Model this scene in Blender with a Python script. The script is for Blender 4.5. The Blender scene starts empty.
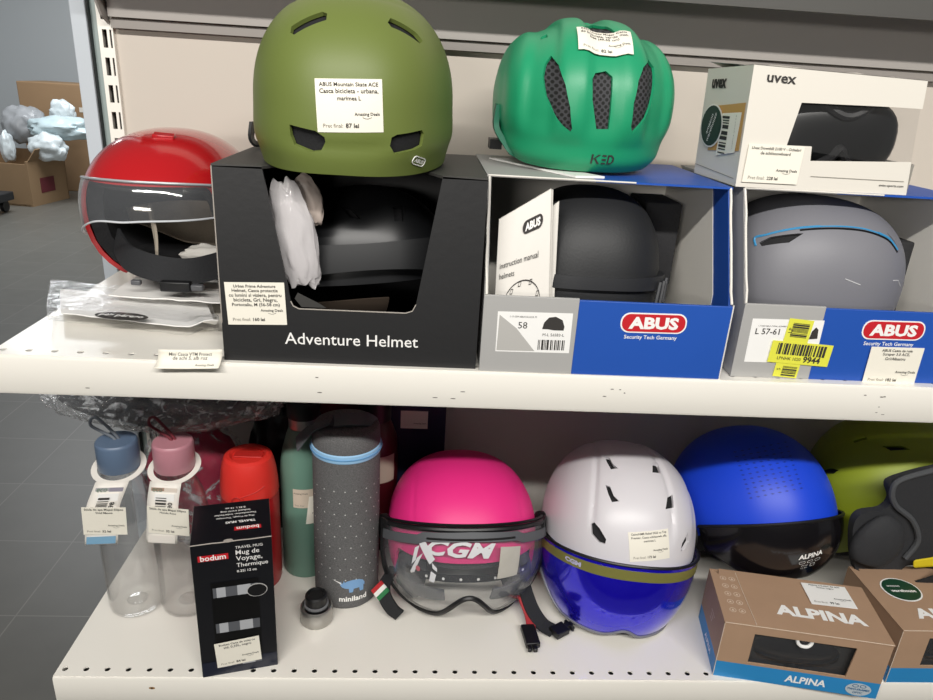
import bpy, bmesh, math, random
from math import sin, cos, pi, radians as R
from mathutils import Vector as V, Matrix as M4, Euler
from mathutils.bvhtree import BVHTree
import mathutils.noise as mn
random.seed(7)
S = bpy.context.scene
COL = S.collection
US, LS = 1.2, 0.7825            # tops of the upper and of the lower shelf above the floor

# ---------------------------------------------------------------- camera
F, PITCH, YAW, ROLL = 699.9, .369, .0703, .063
CAM = V((.4166, -.6745, US + .2794))
_fw = V((sin(YAW)*cos(PITCH), cos(YAW)*cos(PITCH), -sin(PITCH)))
_r0 = V((cos(YAW), -sin(YAW), 0)); _u0 = _r0.cross(_fw)
_rt = _r0*cos(ROLL) + _u0*sin(ROLL); _up = _rt.cross(_fw)
cd = bpy.data.cameras.new('camera'); co = bpy.data.objects.new('camera', cd); COL.objects.link(co)
co.matrix_world = M4(((_rt.x, _up.x, -_fw.x, CAM.x), (_rt.y, _up.y, -_fw.y, CAM.y), (_rt.z, _up.z, -_fw.z, CAM.z), (0, 0, 0, 1)))
cd.sensor_width = 36; cd.lens = F/933*36; cd.clip_start = .01
S.camera = co
# ---------------------------------------------------------------- world, lamps, exposure
w = bpy.data.worlds.new('daylit_shop'); S.world = w; w.use_nodes = True
w.node_tree.nodes['Background'].inputs[0].default_value = (.93, .97, 1, 1)
w.node_tree.nodes['Background'].inputs[1].default_value = .11
def area(name, loc, target, sx, sy, power, col=(1, 1, 1)):
    l = bpy.data.lights.new(name, 'AREA'); l.shape = 'RECTANGLE'; l.size = sx; l.size_y = sy; l.energy = power; l.color = col
    o = bpy.data.objects.new(name, l); COL.objects.link(o); o.location = loc
    o.rotation_euler = (V(target)-V(loc)).to_track_quat('-Z', 'Y').to_euler(); return o
area('ceiling_tube_lamp', (.4, -1.85, US+1.55), (.45, .1, US-.2), 3.0, .07, 92, (1, .97, .92))
area('added_far_light', (-2.6, 6.0, 3.2), (-2.8, 6.2, 0), 2.2, 2.2, 150, (.95, .98, 1))  # unseen lamp added to brighten the far wall and floor
area('shop_window_light', (-1.2, -4.2, US+.78), (.5, .3, US+.15), 1.6, .35, 48, (1, .96, .9))
S.cycles.transparent_max_bounces = 40
S.view_settings.view_transform = 'Standard'; S.view_settings.look = 'None'
S.view_settings.exposure = -.08; S.view_settings.gamma = 1; S.view_settings.use_curve_mapping = False

# ---------------------------------------------------------------- pixel rays (photo frame 933x700) used to measure where things stand
def ray(px, py): return (_fw + _rt*((px-466.5)/F) - _up*((py-350)/F)).normalized()
def onY(px, py, y): d = ray(px, py); return CAM + d*((y-CAM.y)/d.y)
def onZ(px, py, z): d = ray(px, py); return CAM + d*((z-CAM.z)/d.z)

# ---------------------------------------------------------------- materials
def lin(c):
    if isinstance(c, str):
        c = [int(c[i:i+2], 16)/255 for i in (0, 2, 4)]
    return tuple((x/12.92 if x <= .04045 else ((x+.055)/1.055)**2.4) for x in c)
MATS = {}
def mat(name, col, rough=.5, metal=0, bump=0, bscale=60, var=0, vscale=8, coat=0, spec=.5, emit=0, sheen=0):
    if name in MATS: return MATS[name]
    m = bpy.data.materials.new(name); m.use_nodes = True; t = m.node_tree; b = t.nodes['Principled BSDF']
    c = lin(col); b.inputs['Base Color'].default_value = (*c, 1); b.inputs['Roughness'].default_value = rough
    b.inputs['Metallic'].default_value = metal; b.inputs['Coat Weight'].default_value = coat; b.inputs['Specular IOR Level'].default_value = spec
    b.inputs['Coat Roughness'].default_value = .08
    if sheen: b.inputs['Sheen Weight'].default_value = sheen
    if emit: b.inputs['Emission Color'].default_value = (*c, 1); b.inputs['Emission Strength'].default_value = emit
    tc = t.nodes.new('ShaderNodeTexCoord')
    if bump:
        n = t.nodes.new('ShaderNodeTexNoise'); n.inputs['Scale'].default_value = bscale; n.inputs['Detail'].default_value = 4
        bp = t.nodes.new('ShaderNodeBump'); bp.inputs['Strength'].default_value = bump; bp.inputs['Distance'].default_value = .002
        t.links.new(tc.outputs['Object'], n.inputs['Vector']); t.links.new(n.outputs['Fac'], bp.inputs['Height']); t.links.new(bp.outputs[0], b.inputs['Normal'])
    if var:
        n = t.nodes.new('ShaderNodeTexNoise'); n.inputs['Scale'].default_value = vscale; n.inputs['Detail'].default_value = 5
        r = t.nodes.new('ShaderNodeMapRange'); r.inputs[1].default_value = .11; r.inputs[2].default_value = .7
        r.inputs[3].default_value = 1-var; r.inputs[4].default_value = 1+var*.5
        mx = t.nodes.new('ShaderNodeMix'); mx.data_type = 'RGBA'; mx.blend_type = 'MULTIPLY'; mx.inputs[0].default_value = 1
        mx.inputs[6].default_value = (*c, 1); t.links.new(tc.outputs['Object'], n.inputs['Vector']); t.links.new(n.outputs['Fac'], r.inputs[0])
        t.links.new(r.outputs[0], mx.inputs[7]); t.links.new(mx.outputs[2], b.inputs['Base Color'])
    MATS[name] = m; return m
def clear(name, col=(1, 1, 1), haze=0, glint_scale=0, hazecol=(.8, .8, .8), rough=.03, edge=1.45, bump=0, bscale=25, gmax=1.0):
    """thin clear plastic: transparent and glossy by fresnel, with a little milky haze"""
    if name in MATS: return MATS[name]
    m = bpy.data.materials.new(name); m.use_nodes = True; t = m.node_tree; t.nodes.clear()
    o = t.nodes.new('ShaderNodeOutputMaterial'); tr = t.nodes.new('ShaderNodeBsdfTransparent'); gl = t.nodes.new('ShaderNodeBsdfGlossy')
    fr = t.nodes.new('ShaderNodeFresnel'); mx = t.nodes.new('ShaderNodeMixShader'); fr.inputs['IOR'].default_value = edge
    tr.inputs[0].default_value = (*lin(col), 1); gl.inputs['Roughness'].default_value = rough
    base = tr.outputs[0]
    if haze:
        df = t.nodes.new('ShaderNodeBsdfDiffuse'); df.inputs[0].default_value = (*lin(hazecol), 1); m2 = t.nodes.new('ShaderNodeMixShader')
        m2.inputs[0].default_value = haze; hz = m2; t.links.new(tr.outputs[0], m2.inputs[1]); t.links.new(df.outputs[0], m2.inputs[2]); base = m2.outputs[0]
    if glint_scale:   # white reflections on crinkled film, painted into the haze
        tc = t.nodes.new('ShaderNodeTexCoord'); n = t.nodes.new('ShaderNodeTexNoise'); n.inputs['Scale'].default_value = glint_scale; n.inputs['Detail'].default_value = 6; n.inputs['Distortion'].default_value = 2.5
        cr = t.nodes.new('ShaderNodeMapRange'); cr.inputs[1].default_value = .52; cr.inputs[2].default_value = .68; cr.inputs[3].default_value = haze*.4; cr.inputs[4].default_value = .85
        t.links.new(tc.outputs['Object'], n.inputs['Vector']); t.links.new(n.outputs['Fac'], cr.inputs[0]); t.links.new(cr.outputs[0], hz.inputs[0])
    if bump:
        tc = t.nodes.new('ShaderNodeTexCoord'); n = t.nodes.new('ShaderNodeTexNoise'); n.inputs['Scale'].default_value = bscale; n.inputs['Detail'].default_value = 5
        n.inputs['Distortion'].default_value = 1.5
        bp = t.nodes.new('ShaderNodeBump'); bp.inputs['Strength'].default_value = bump; bp.inputs['Distance'].default_value = .01
        t.links.new(tc.outputs['Object'], n.inputs['Vector']); t.links.new(n.outputs['Fac'], bp.inputs['Height'])
        t.links.new(bp.outputs[0], gl.inputs['Normal']); t.links.new(bp.outputs[0], fr.inputs['Normal'])
    ge = t.nodes.new('ShaderNodeNewGeometry'); mr = t.nodes.new('ShaderNodeMapRange'); mr.inputs[3].default_value = edge; mr.inputs[4].default_value = 1/edge
    t.links.new(ge.outputs['Backfacing'], mr.inputs[0]); t.links.new(mr.outputs[0], fr.inputs['IOR'])   # same reflectance from both faces of the thin sheet
    t.links.new(fr.outputs[0], mx.inputs[0]); t.links.new(base, mx.inputs[1]); t.links.new(gl.outputs[0], mx.inputs[2])
    t.links.new(mx.outputs[0], o.inputs[0]); MATS[name] = m; return m

PAPER = mat('label_paper', 'F0EBDD', .6)
INK = mat('print_ink', '33302E', .7)
INKG = mat('grey_ink', '8A857C', .7)
BLACKP = mat('black_plastic', '131315', .42)
BLACKM = mat('matte_black_foam', '17171A', .85, bump=.3, bscale=300)
WHITEP = mat('white_print', 'F2F1EE', .5)
STEEL = mat('brushed_steel', 'B5B3AF', .36, .9)
SHELF = mat('cream_powder_coated_steel', 'EFEBE2', .28, var=.02, vscale=3, coat=.15)

# ---------------------------------------------------------------- mesh helpers
def tag(o, label, cat, group=None):
    o['label'] = label; o['category'] = cat
    if group: o['group'] = group
    return o
def thing(name, label, cat, loc=(0, 0, 0), rot=(0, 0, 0), group=None):
    o = bpy.data.objects.new(name, None); COL.objects.link(o); o.location = loc; o.rotation_euler = rot; o.empty_display_size = .02
    return tag(o, label, cat, group)
def world(o): return M4.LocRotScale(o.location, o.rotation_euler, None)
def frame(o, u, v):
    u = V(u).normalized(); n = u.cross(V(v)).normalized(); v = n.cross(u); o = V(o)
    return M4(((u.x, v.x, n.x, o.x), (u.y, v.y, n.y, o.y), (u.z, v.z, n.z, o.z), (0, 0, 0, 1)))
def eval_data(d):
    o = bpy.data.objects.new('tmp', d); COL.objects.link(o); bpy.context.view_layer.update()
    me = bpy.data.meshes.new_from_object(o.evaluated_get(bpy.context.evaluated_depsgraph_get()))
    vs = [v.co.copy() for v in me.vertices]; fs = [tuple(p.vertices) for p in me.polygons]
    bpy.data.objects.remove(o); bpy.data.meshes.remove(me); bpy.data.curves.remove(d); return vs, fs
def plate(outline, holes=(), th=.001):
    """flat plate in the XY plane from an outline with holes"""
    c = bpy.data.curves.new('t', 'CURVE'); c.dimensions = '2D'; c.fill_mode = 'BOTH'; c.extrude = th/2
    for pts in [outline, *holes]:
        s = c.splines.new('POLY'); s.points.add(len(pts)-1); s.use_cyclic_u = True
        for p, q in zip(s.points, pts): p.co = (q[0], q[1], 0, 1)
    return eval_data(c)
def rrect(w, h, r, n=5, cx=0, cy=0):
    out = []
    for sx, sy, a in ((1, 1, 0), (-1, 1, 90), (-1, -1, 180), (1, -1, 270)):
        for k in range(n+1):
            t = R(a+90*k/n); out.append((cx+sx*(w/2-r)+r*cos(t), cy+sy*(h/2-r)+r*sin(t)))
    return out
def ell(a, b, n=28, cx=0, cy=0): return [(cx+a*cos(2*pi*k/n), cy+b*sin(2*pi*k/n)) for k in range(n)]
def txt(body, w=None, h=None, bold=0, shear=0, cx=0, cy=0, anchor='C', rot=0, sx=1, th=0):
    c = bpy.data.curves.new('t', 'FONT'); c.body = body; c.size = 1; c.offset = bold; c.shear = shear; c.resolution_u = 2; c.extrude = th
    c.space_line = .92; c.align_x = 'CENTER' if anchor == 'C' else 'LEFT'
    vs, fs = eval_data(c)
    if not vs: return vs, fs
    x0 = min(v.x for v in vs); x1 = max(v.x for v in vs); y0 = min(v.y for v in vs); y1 = max(v.y for v in vs)
    s = w/(x1-x0)/sx if w else h/(y1-y0)
    ox = (x0+x1)/2 if anchor == 'C' else x0
    cr, sr = cos(rot), sin(rot)
    out = []
    for v in vs:
        a, b = (v.x-ox)*s*sx, (v.y-(y0+y1)/2)*s
        out.append(V((cx+a*cr-b*sr, cy+a*sr+b*cr, v.z)))
    return out, fs
def vbox(x0, x1, y0, y1, z0, z1):
    vs = [V((x, y, z)) for z in (z0, z1) for y in (y0, y1) for x in (x0, x1)]
    return vs, [(0, 2, 3, 1), (4, 5, 7, 6), (0, 1, 5, 4), (2, 6, 7, 3), (0, 4, 6, 2), (1, 3, 7, 5)]
def tess(vf, L=.003):
    bm = bmesh.new(); vs = [bm.verts.new(p) for p in vf[0]]
    for f in vf[1]:
        try: bm.faces.new([vs[i] for i in f])
        except ValueError: pass
    bmesh.ops.triangulate(bm, faces=bm.faces)
    for _ in range(5):
        es = [e for e in bm.edges if e.calc_length() > L]
        if not es: break
        bmesh.ops.subdivide_edges(bm, edges=es, cuts=1); bmesh.ops.triangulate(bm, faces=bm.faces)
    out = [v.co.copy() for v in bm.verts]; bm.verts.index_update(); fs = [tuple(v.index for v in f.verts) for f in bm.faces]; bm.free(); return out, fs
def rect2(x0, x1, y0, y1): return [V((x0, y0, 0)), V((x1, y0, 0)), V((x1, y1, 0)), V((x0, y1, 0))], [(0, 1, 2, 3)]
def sheet(w, h, nx=8, ny=6, cx=0, cy=0):
    vs = [V((cx-w/2+w*i/nx, cy-h/2+h*j/ny, 0)) for j in range(ny+1) for i in range(nx+1)]
    return vs, [(j*(nx+1)+i, j*(nx+1)+i+1, (j+1)*(nx+1)+i+1, (j+1)*(nx+1)+i) for j in range(ny) for i in range(nx)]
def tube(pts, r, n=8, closed=False, caps=True):
    pts = [V(p) for p in pts]; vs = []; fs = []; N = len(pts); prev = None
    for i, p in enumerate(pts):
        a = pts[(i-1) % N] if closed or i else p; b = pts[(i+1) % N] if closed or i < N-1 else p
        t = (b-a).normalized()
        if prev is None: prev = t.orthogonal().normalized()
        prev = (prev - t*prev.dot(t)).normalized(); q = t.cross(prev)
        rr = r[i] if isinstance(r, (list, tuple)) else r
        for k in range(n): vs.append(p + (prev*cos(2*pi*k/n)+q*sin(2*pi*k/n))*rr)
    for i in range(N if closed else N-1):
        j = (i+1) % N
        for k in range(n): fs.append((i*n+k, i*n+(k+1) % n, j*n+(k+1) % n, j*n+k))
    if caps and not closed: fs += [tuple(range(n))[::-1], tuple((N-1)*n+k for k in range(n))]
    return vs, fs
def ribbon(pts, w, th, wd):
    """flat strap swept along pts, wd = width direction"""
    pts = [V(p) for p in pts]; vs = []; fs = []; N = len(pts)
    for i, p in enumerate(pts):
        t = (pts[min(i+1, N-1)]-pts[max(i-1, 0)]).normalized(); d = V(wd[i]) if isinstance(wd, list) else V(wd)
        d = (d - t*d.dot(t)).normalized(); nn = t.cross(d)
        for a, b in ((-1, -1), (1, -1), (1, 1), (-1, 1)): vs.append(p + d*a*w/2 + nn*b*th/2)
    for i in range(N-1):
        for k in range(4): fs.append((i*4+k, i*4+(k+1) % 4, i*4+4+(k+1) % 4, i*4+4+k))
    fs += [(3, 2, 1, 0), tuple((N-1)*4+k for k in range(4))]
    return vs, fs
def lathe(prof, n=40):
    """prof: (r,z) list from bottom to top"""
    vs = []; fs = []
    for r, z in prof:
        for k in range(n): vs.append(V((r*cos(2*pi*k/n), r*sin(2*pi*k/n), z)))
    for i in range(len(prof)-1):
        for k in range(n): fs.append((i*n+k, i*n+(k+1) % n, (i+1)*n+(k+1) % n, (i+1)*n+k))
    fs += [tuple(range(n))[::-1], tuple((len(prof)-1)*n+k for k in range(n))]
    return vs, fs
def spline(pts, n=8):
    """Catmull-Rom through pts"""
    P = [V(p) for p in pts]; out = []
    for i in range(len(P)-1):
        a, b, c, d = P[max(i-1, 0)], P[i], P[i+1], P[min(i+2, len(P)-1)]
        for k in range(n):
            t = k/n; out.append(.5*((2*b)+(c-a)*t+(2*a-5*b+4*c-d)*t*t+(3*b-a-3*c+d)*t**3))
    return out + [P[-1]]
def smooth(x, a, b): t = max(0, min(1, (x-a)/(b-a))); return t*t*(3-2*t)
class MB:
    def __init__(s): s.v = []; s.f = []; s.m = []; s.mats = []
    def add(s, vf, m, f=None):
        vs, fs = vf; o = len(s.v)
        if f is None: s.v += [V(p) for p in vs]
        elif isinstance(f, M4): s.v += [f @ V(p) for p in vs]
        else: s.v += [f(V(p)) for p in vs]
        if m not in s.mats: s.mats.append(m)
        k = s.mats.index(m); s.f += [tuple(o+i for i in q) for q in fs]; s.m += [k]*len(fs); return s
    def build(s, name, parent=None, smooth=30, bevel=0, loc=None, recalc=True, solid=0):
        me = bpy.data.meshes.new(name); me.from_pydata([tuple(p) for p in s.v], [], s.f)
        for m in s.mats: me.materials.append(m)
        for p, k in zip(me.polygons, s.m): p.material_index = k
        if recalc:
            bm = bmesh.new(); bm.from_mesh(me); bmesh.ops.recalc_face_normals(bm, faces=bm.faces); bm.to_mesh(me); bm.free()
        me.validate(); me.update()
        if smooth:
            me.polygons.foreach_set('use_smooth', [True]*len(me.polygons)); me.set_sharp_from_angle(angle=R(smooth))
        o = bpy.data.objects.new(name, me); COL.objects.link(o)
        if parent: o.parent = parent
        if loc: o.location = loc
        if bevel:
            b = o.modifiers.new('bevel', 'BEVEL'); b.width = bevel; b.segments = 2; b.limit_method = 'ANGLE'; b.angle_limit = R(40)
        return o
def one(vf, m, name, parent=None, f=None, **k): return MB().add(vf, m, f).build(name, parent, **k)
def struct(o): o['kind'] = 'structure'; return o

def sticker(parent, fr, w, h, lines, price, bvh=None, name='price_sticker', m=PAPER, shop='Amazing Deals', off=.0006, skew=0, lh=None, up=.74, curl=0, pricefix='Pret final:', bend=None):
    """paper price sticker in frame fr (or wrapped onto bvh), print as its sub-part"""
    def mp(o_):
        def g(p):
            z = o_ + (curl*max(0, -p.y/h-.1)**2 if curl else 0)
            q = fr @ V((p.x+skew*p.y, p.y, 0)); n = fr.to_3x3() @ V((0, 0, 1))
            if bvh:
                hit = bvh.ray_cast(q+n*.04, -n, .09)
                if hit[0] is not None: return hit[0]+n*z
            return q+n*z
        return g
    nx = 10 if bvh else 6
    mb = MB(); vs, fs = sheet(w, h, nx, nx)
    mb.add((vs, fs), m, mp(off)); nb = len(vs)
    mb.add((vs, fs), m, mp(off-.0004))
    ring = [i for i in range(nx+1)] + [j*(nx+1)+nx for j in range(1, nx+1)] + [nx*(nx+1)+i for i in range(nx-1, -1, -1)] + [j*(nx+1) for j in range(nx-1, 0, -1)]
    for a, b in zip(ring, ring[1:]+ring[:1]): mb.f.append((a, b, b+nb, a+nb)); mb.m.append(0)
    o = mb.build(name, parent, smooth=40)
    pr = MB(); g = mp(off+.0004); L = len(lines); lh = lh or min(.12*h, .07*w*1.3)
    y = h*.5 - lh*1.0
    for s_ in lines:
        ww = min(w*.88, len(s_)*lh*.52)
        pr.add(txt(s_, w=ww, cy=y, bold=.012), INK, g); y -= lh*1.3
    pr.add(txt(shop, w=w*.38, cx=w*.26, cy=-h*.5+h*.34, bold=.01), INK, g)
    arc = [(w*.26+w*.07*t/5, -h*.5+h*.285-.03*h*(1-(t/5)**2)) for t in range(-5, 6)]
    pr.add(plate(arc+[(a, b+.008*h) for a, b in arc[::-1]], (), 0), INK, g)
    if price:
        pr.add(txt(pricefix, w=w*.3, cx=-w*.26, cy=-h*.5+h*.13), INKG, g)
        pr.add(txt(price, w=w*.2, cx=w*.03, cy=-h*.5+h*.13, bold=.02), INK, g)
    pr.build('print', o, smooth=0, recalc=False)
    return o
def barcode(mb, w, h, m, f, cx=0, cy=0, n=34, vert=False, seed=1):
    rd = random.Random(seed); x = 0; bars = []
    while x < n:
        a = rd.choice((1, 1, 2, 3)); bars.append((x, a)); x += a + rd.choice((1, 1, 2))
    s = (w if not vert else h)/x
    for a, b in bars:
        if vert: q = rect2(cx-w/2, cx+w/2, cy-h/2+a*s, cy-h/2+(a+b)*s)
        else: q = rect2(cx-w/2+a*s, cx-w/2+(a+b)*s, cy-h/2, cy+h/2)
        mb.add(q, m, f)

# ---------------------------------------------------------------- helmet helpers
def elldir(az, el): return V((sin(az)*cos(el), -cos(az)*cos(el), sin(el)))
class Egg:
    """egg-shaped superellipsoid, front towards -y, centre at its origin"""
    def __init__(s, a, bf, bb, ct, cb, n=2.2, disp=None): s.a, s.bf, s.bb, s.ct, s.cb, s.n, s.disp = a, bf, bb, ct, cb, n, disp
    def r(s, d):
        b = s.bf if d.y < 0 else s.bb; c = s.ct if d.z > 0 else s.cb
        return (abs(d.x/s.a)**s.n + abs(d.y/b)**s.n + abs(d.z/c)**s.n)**(-1/s.n)
    def pt(s, az, el, off=0):
        d = elldir(az, el); return d*(s.r(d) + off + (s.disp(az, el, d) if s.disp else 0))
def shell_vf(egg, rim, th, nu=144, nv=56, off=0, closed=True):
    vs = [egg.pt(0, pi/2, off)]; fs = []
    for j in range(1, nv+1):
        for i in range(nu):
            az = 2*pi*i/nu - pi; e0 = R(rim(math.degrees(az))); vs.append(egg.pt(az, pi/2 + (e0-pi/2)*j/nv, off))
    for i in range(nu): fs.append((0, 1+i, 1+(i+1) % nu))
    for j in range(nv-1):
        for i in range(nu): a = 1+j*nu; fs.append((a+i, a+nu+i, a+nu+(i+1) % nu, a+(i+1) % nu))
    if closed:
        n0 = len(vs); vs2 = []
        k = 0
        vs2.append(egg.pt(0, pi/2, off-th))
        for j in range(1, nv+1):
            for i in range(nu):
                az = 2*pi*i/nu - pi; e0 = R(rim(math.degrees(az))); vs2.append(egg.pt(az, pi/2 + (e0-pi/2)*j/nv, off-th))
        fs += [tuple(n0+q for q in reversed(f)) for f in list(fs)]
        a = 1+(nv-1)*nu
        for i in range(nu): fs.append((a+i, n0+a+i, n0+a+(i+1) % nu, a+(i+1) % nu))
        vs += vs2
    return vs, fs
def patch_vf(egg, az0, az1, top, bot, off, th, nu=60, nv=16):
    """curved sheet lying off the egg between two elevation curves (degrees), returned with its border"""
    def P(o): return [egg.pt(R(az0+(az1-az0)*i/nu), R(bot(az0+(az1-az0)*i/nu)*(1-j/nv)+top(az0+(az1-az0)*i/nu)*j/nv), o) for j in range(nv+1) for i in range(nu+1)]
    A = P(off); B = P(off-th); n0 = len(A); W1 = nu+1; fs = []
    for j in range(nv):
        for i in range(nu):
            q = (j*W1+i, j*W1+i+1, (j+1)*W1+i+1, (j+1)*W1+i); fs.append(q); fs.append(tuple(n0+k for k in reversed(q)))
    ring = list(range(W1)) + [j*W1+nu for j in range(1, nv+1)] + [nv*W1+i for i in range(nu-1, -1, -1)] + [j*W1 for j in range(nv-1, 0, -1)]
    for a, b in zip(ring, ring[1:]+ring[:1]): fs.append((b, a, a+n0, b+n0))
    return (A+B, fs), [A[k] for k in ring], ring
class Surf:
    """pick points of a helmet's outer surface (in the helmet's own frame) along photo rays"""
    def __init__(s, root, vf): s.mw = world(root); s.inv = s.mw.inverted(); s.bvh = BVHTree.FromPolygons([tuple(p) for p in vf[0]], vf[1])
    def pix(s, px, py):
        o = s.inv @ CAM; d = (s.inv.to_3x3() @ ray(px, py)).normalized(); h = s.bvh.ray_cast(o, d)
        return (h[0], h[1]) if h[0] is not None else (None, None)
    def fr(s, px, py, roll=0):
        p, n = s.pix(px, py)
        if p is None: raise RuntimeError('missed %s %s' % (px, py))
        if n.dot((s.inv @ CAM)-p) < 0: n = -n
        u = (s.inv.to_3x3() @ (_up*cos(R(roll))-_rt*sin(R(roll)))).cross(n).normalized()   # reads level, turned by roll, as seen in the photo
        return frame(p, u, n.cross(u))
    def map(s, f, off):
        n = f.to_3x3() @ V((0, 0, 1))
        def g(p):
            q = f @ V((p.x, p.y, 0)); h = s.bvh.ray_cast(q+n*.05, -n, .12)
            return (h[0] if h[0] is not None else q) + n*(off+p.z)
        return g
    def cutter(s, mb, pts, depth=.02, grow=1.0, shrink=.85):
        hs = [s.pix(*p) for p in pts]; hs = [h for h in hs if h[0] is not None]
        if len(hs) < 3: return
        n = sum((h[1] if h[1].dot((s.inv@CAM)-h[0]) > 0 else -h[1] for h in hs), V()).normalized(); c = sum((h[0] for h in hs), V())/len(hs); k = len(hs)
        vs = [c+(h[0]-c)*grow+n*.02 for h in hs] + [c+(h[0]-c)*shrink-n*depth for h in hs]
        fs = [tuple(range(k)), tuple(range(k, 2*k))[::-1]] + [(i, k+i, k+(i+1) % k, (i+1) % k) for i in range(k)]
        mb.add((vs, fs), BLACKP)
def boolean(o, mb):
    if not mb.f: return
    c = mb.build('cutter', None, smooth=0); md = o.modifiers.new('b', 'BOOLEAN'); md.object = c; md.operation = 'DIFFERENCE'; md.solver = 'EXACT'
    par = o.parent; o.parent = None; bpy.context.view_layer.update()
    me = bpy.data.meshes.new_from_object(o.evaluated_get(bpy.context.evaluated_depsgraph_get()))
    o.modifiers.clear(); o.data = me; o.parent = par; cm = c.data; bpy.data.objects.remove(c); bpy.data.meshes.remove(cm)
    me.polygons.foreach_set('use_smooth', [True]*len(me.polygons)); me.set_sharp_from_angle(angle=R(35))
def lens(cx, cy, w, h, rot=0, n=14, p=1.0):
    """pixel outline of a pointed oval"""
    out = []
    for k in range(n):
        t = 2*pi*k/n; x = w/2*abs(cos(t))**p*(1 if cos(t) > 0 else -1); y = h/2*sin(t)
        out.append((cx+x*cos(R(rot))-y*sin(R(rot)), cy+x*sin(R(rot))+y*cos(R(rot))))
    return out
def helmet(root, egg, rim, m, th=.004, vents=(), liner_m=BLACKM, gap=.0012, liner_th=.018, shellname='shell', linerrim=None, depth=.012, grow=1.0, nu=144, nv=56):
    vf = shell_vf(egg, rim, th, nu, nv); sf = Surf(root, shell_vf(egg, rim, th, nu, nv, closed=False))
    sh = one(vf, m, shellname, root, smooth=35)
    cut = MB()
    for v in vents: sf.cutter(cut, v, depth, grow)
    boolean(sh, cut)
    lr = linerrim or (lambda a: rim(a)+1.5)
    one(shell_vf(egg, lr, liner_th, 96, 36, off=-th-gap), liner_m, 'liner', root, smooth=60)
    return sh, sf

exec_parts = []
# ================================================================ ROOM
def tile_floor():
    m = bpy.data.materials.new('floor_tiles'); m.use_nodes = True; t = m.node_tree; b = t.nodes['Principled BSDF']
    tc = t.nodes.new('ShaderNodeTexCoord'); br = t.nodes.new('ShaderNodeTexBrick'); br.offset = 0; br.squash = 1
    br.inputs['Scale'].default_value = 1; br.inputs['Brick Width'].default_value = .335; br.inputs['Row Height'].default_value = .335
    br.inputs['Mortar Size'].default_value = .0022; br.inputs['Color1'].default_value = (*lin('6C6A64'), 1); br.inputs['Color2'].default_value = (*lin('67655F'), 1)
    br.inputs['Mortar'].default_value = (*lin('84817B'), 1)
    mp = t.nodes.new('ShaderNodeMapping'); mp.inputs['Location'].default_value = (.02, .06, 0)
    n = t.nodes.new('ShaderNodeTexNoise'); n.inputs['Scale'].default_value = 9; n.inputs['Detail'].default_value = 6
    mx = t.nodes.new('ShaderNodeMix'); mx.data_type = 'RGBA'; mx.blend_type = 'MULTIPLY'; mx.inputs[0].default_value = .25
    t.links.new(tc.outputs['Object'], mp.inputs[0]); t.links.new(mp.outputs[0], br.inputs['Vector']); t.links.new(tc.outputs['Object'], n.inputs['Vector'])
    t.links.new(br.outputs['Color'], mx.inputs[6]); t.links.new(n.outputs['Fac'], mx.inputs[7]); t.links.new(mx.outputs[2], b.inputs['Base Color'])
    b.inputs['Roughness'].default_value = .42; return m
struct(one(vbox(-7, 9, -7, 9.1, -.1, 0), tile_floor(), 'floor', smooth=0))
WALL = mat('grey_wall_paint', 'B4B8BA', .8, bump=.05)
struct(one(vbox(-7, 9, 9, 9.2, 0, 3.4), WALL, 'wall_back', smooth=0))
struct(one(vbox(-5.6, -5.4, 2, 9, 0, 3.4), mat('pale_wall_paint', 'C6CACC', .8), 'wall_left', smooth=0))

struct(one(vbox(-3.5, 3.5, -1.95, -1.6, 0, US+.33), mat('blocker_grey', '8F9294', .7), 'added_light_blocker', smooth=0))  # unseen block added to keep the low front light off the lower shelf

# ================================================================ SHELVING
fr_ = thing('shelving_frame', 'cream slotted upright and flat panels standing behind the helmets and shelves', 'shelving frame', (0, .362, 0))
def upright():
    mb = MB(); y0, y1 = -.002, 0
    for x0, x1 in ((-.0232, -.0182), (-.0122, -.0088), (-.0063, -.004)): mb.add(vbox(x0, x1, y0, y1, 0, 2.2), SHELF)      # face strips between the two slot rows
    for k in range(-22, 24):
        z = US+.301-.0345*k
        for x0, x1 in ((-.0182, -.0122), (-.0088, -.0063)): mb.add(vbox(x0, x1, y0, y1, max(0, z+.0112), z+.0233), SHELF)
    mb.add(vbox(-.0232, -.0218, 0, .03, 0, 2.2), SHELF); mb.add(vbox(-.0054, -.004, 0, .03, 0, 2.2), SHELF)
    mb.add(vbox(-.0218, -.0054, .014, .03, 0, 2.2), mat('dark_slot_inside', '2A2624', .8))
    return mb
upright().build('slotted_upright', fr_, smooth=0)
PANEL = mat('beige_back_panel', 'C6BDB2', .6, bump=.04, bscale=8)
one(vbox(-.004, 1.7, .004, .012, .1, 1.16), mat('pale_back_panel', 'D5D1CA', .55), 'lower_back_panel', fr_, smooth=0)
one(vbox(-.004, 1.7, .004, .012, 1.162, 2.2), PANEL, 'back_panel', fr_, smooth=0)

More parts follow.
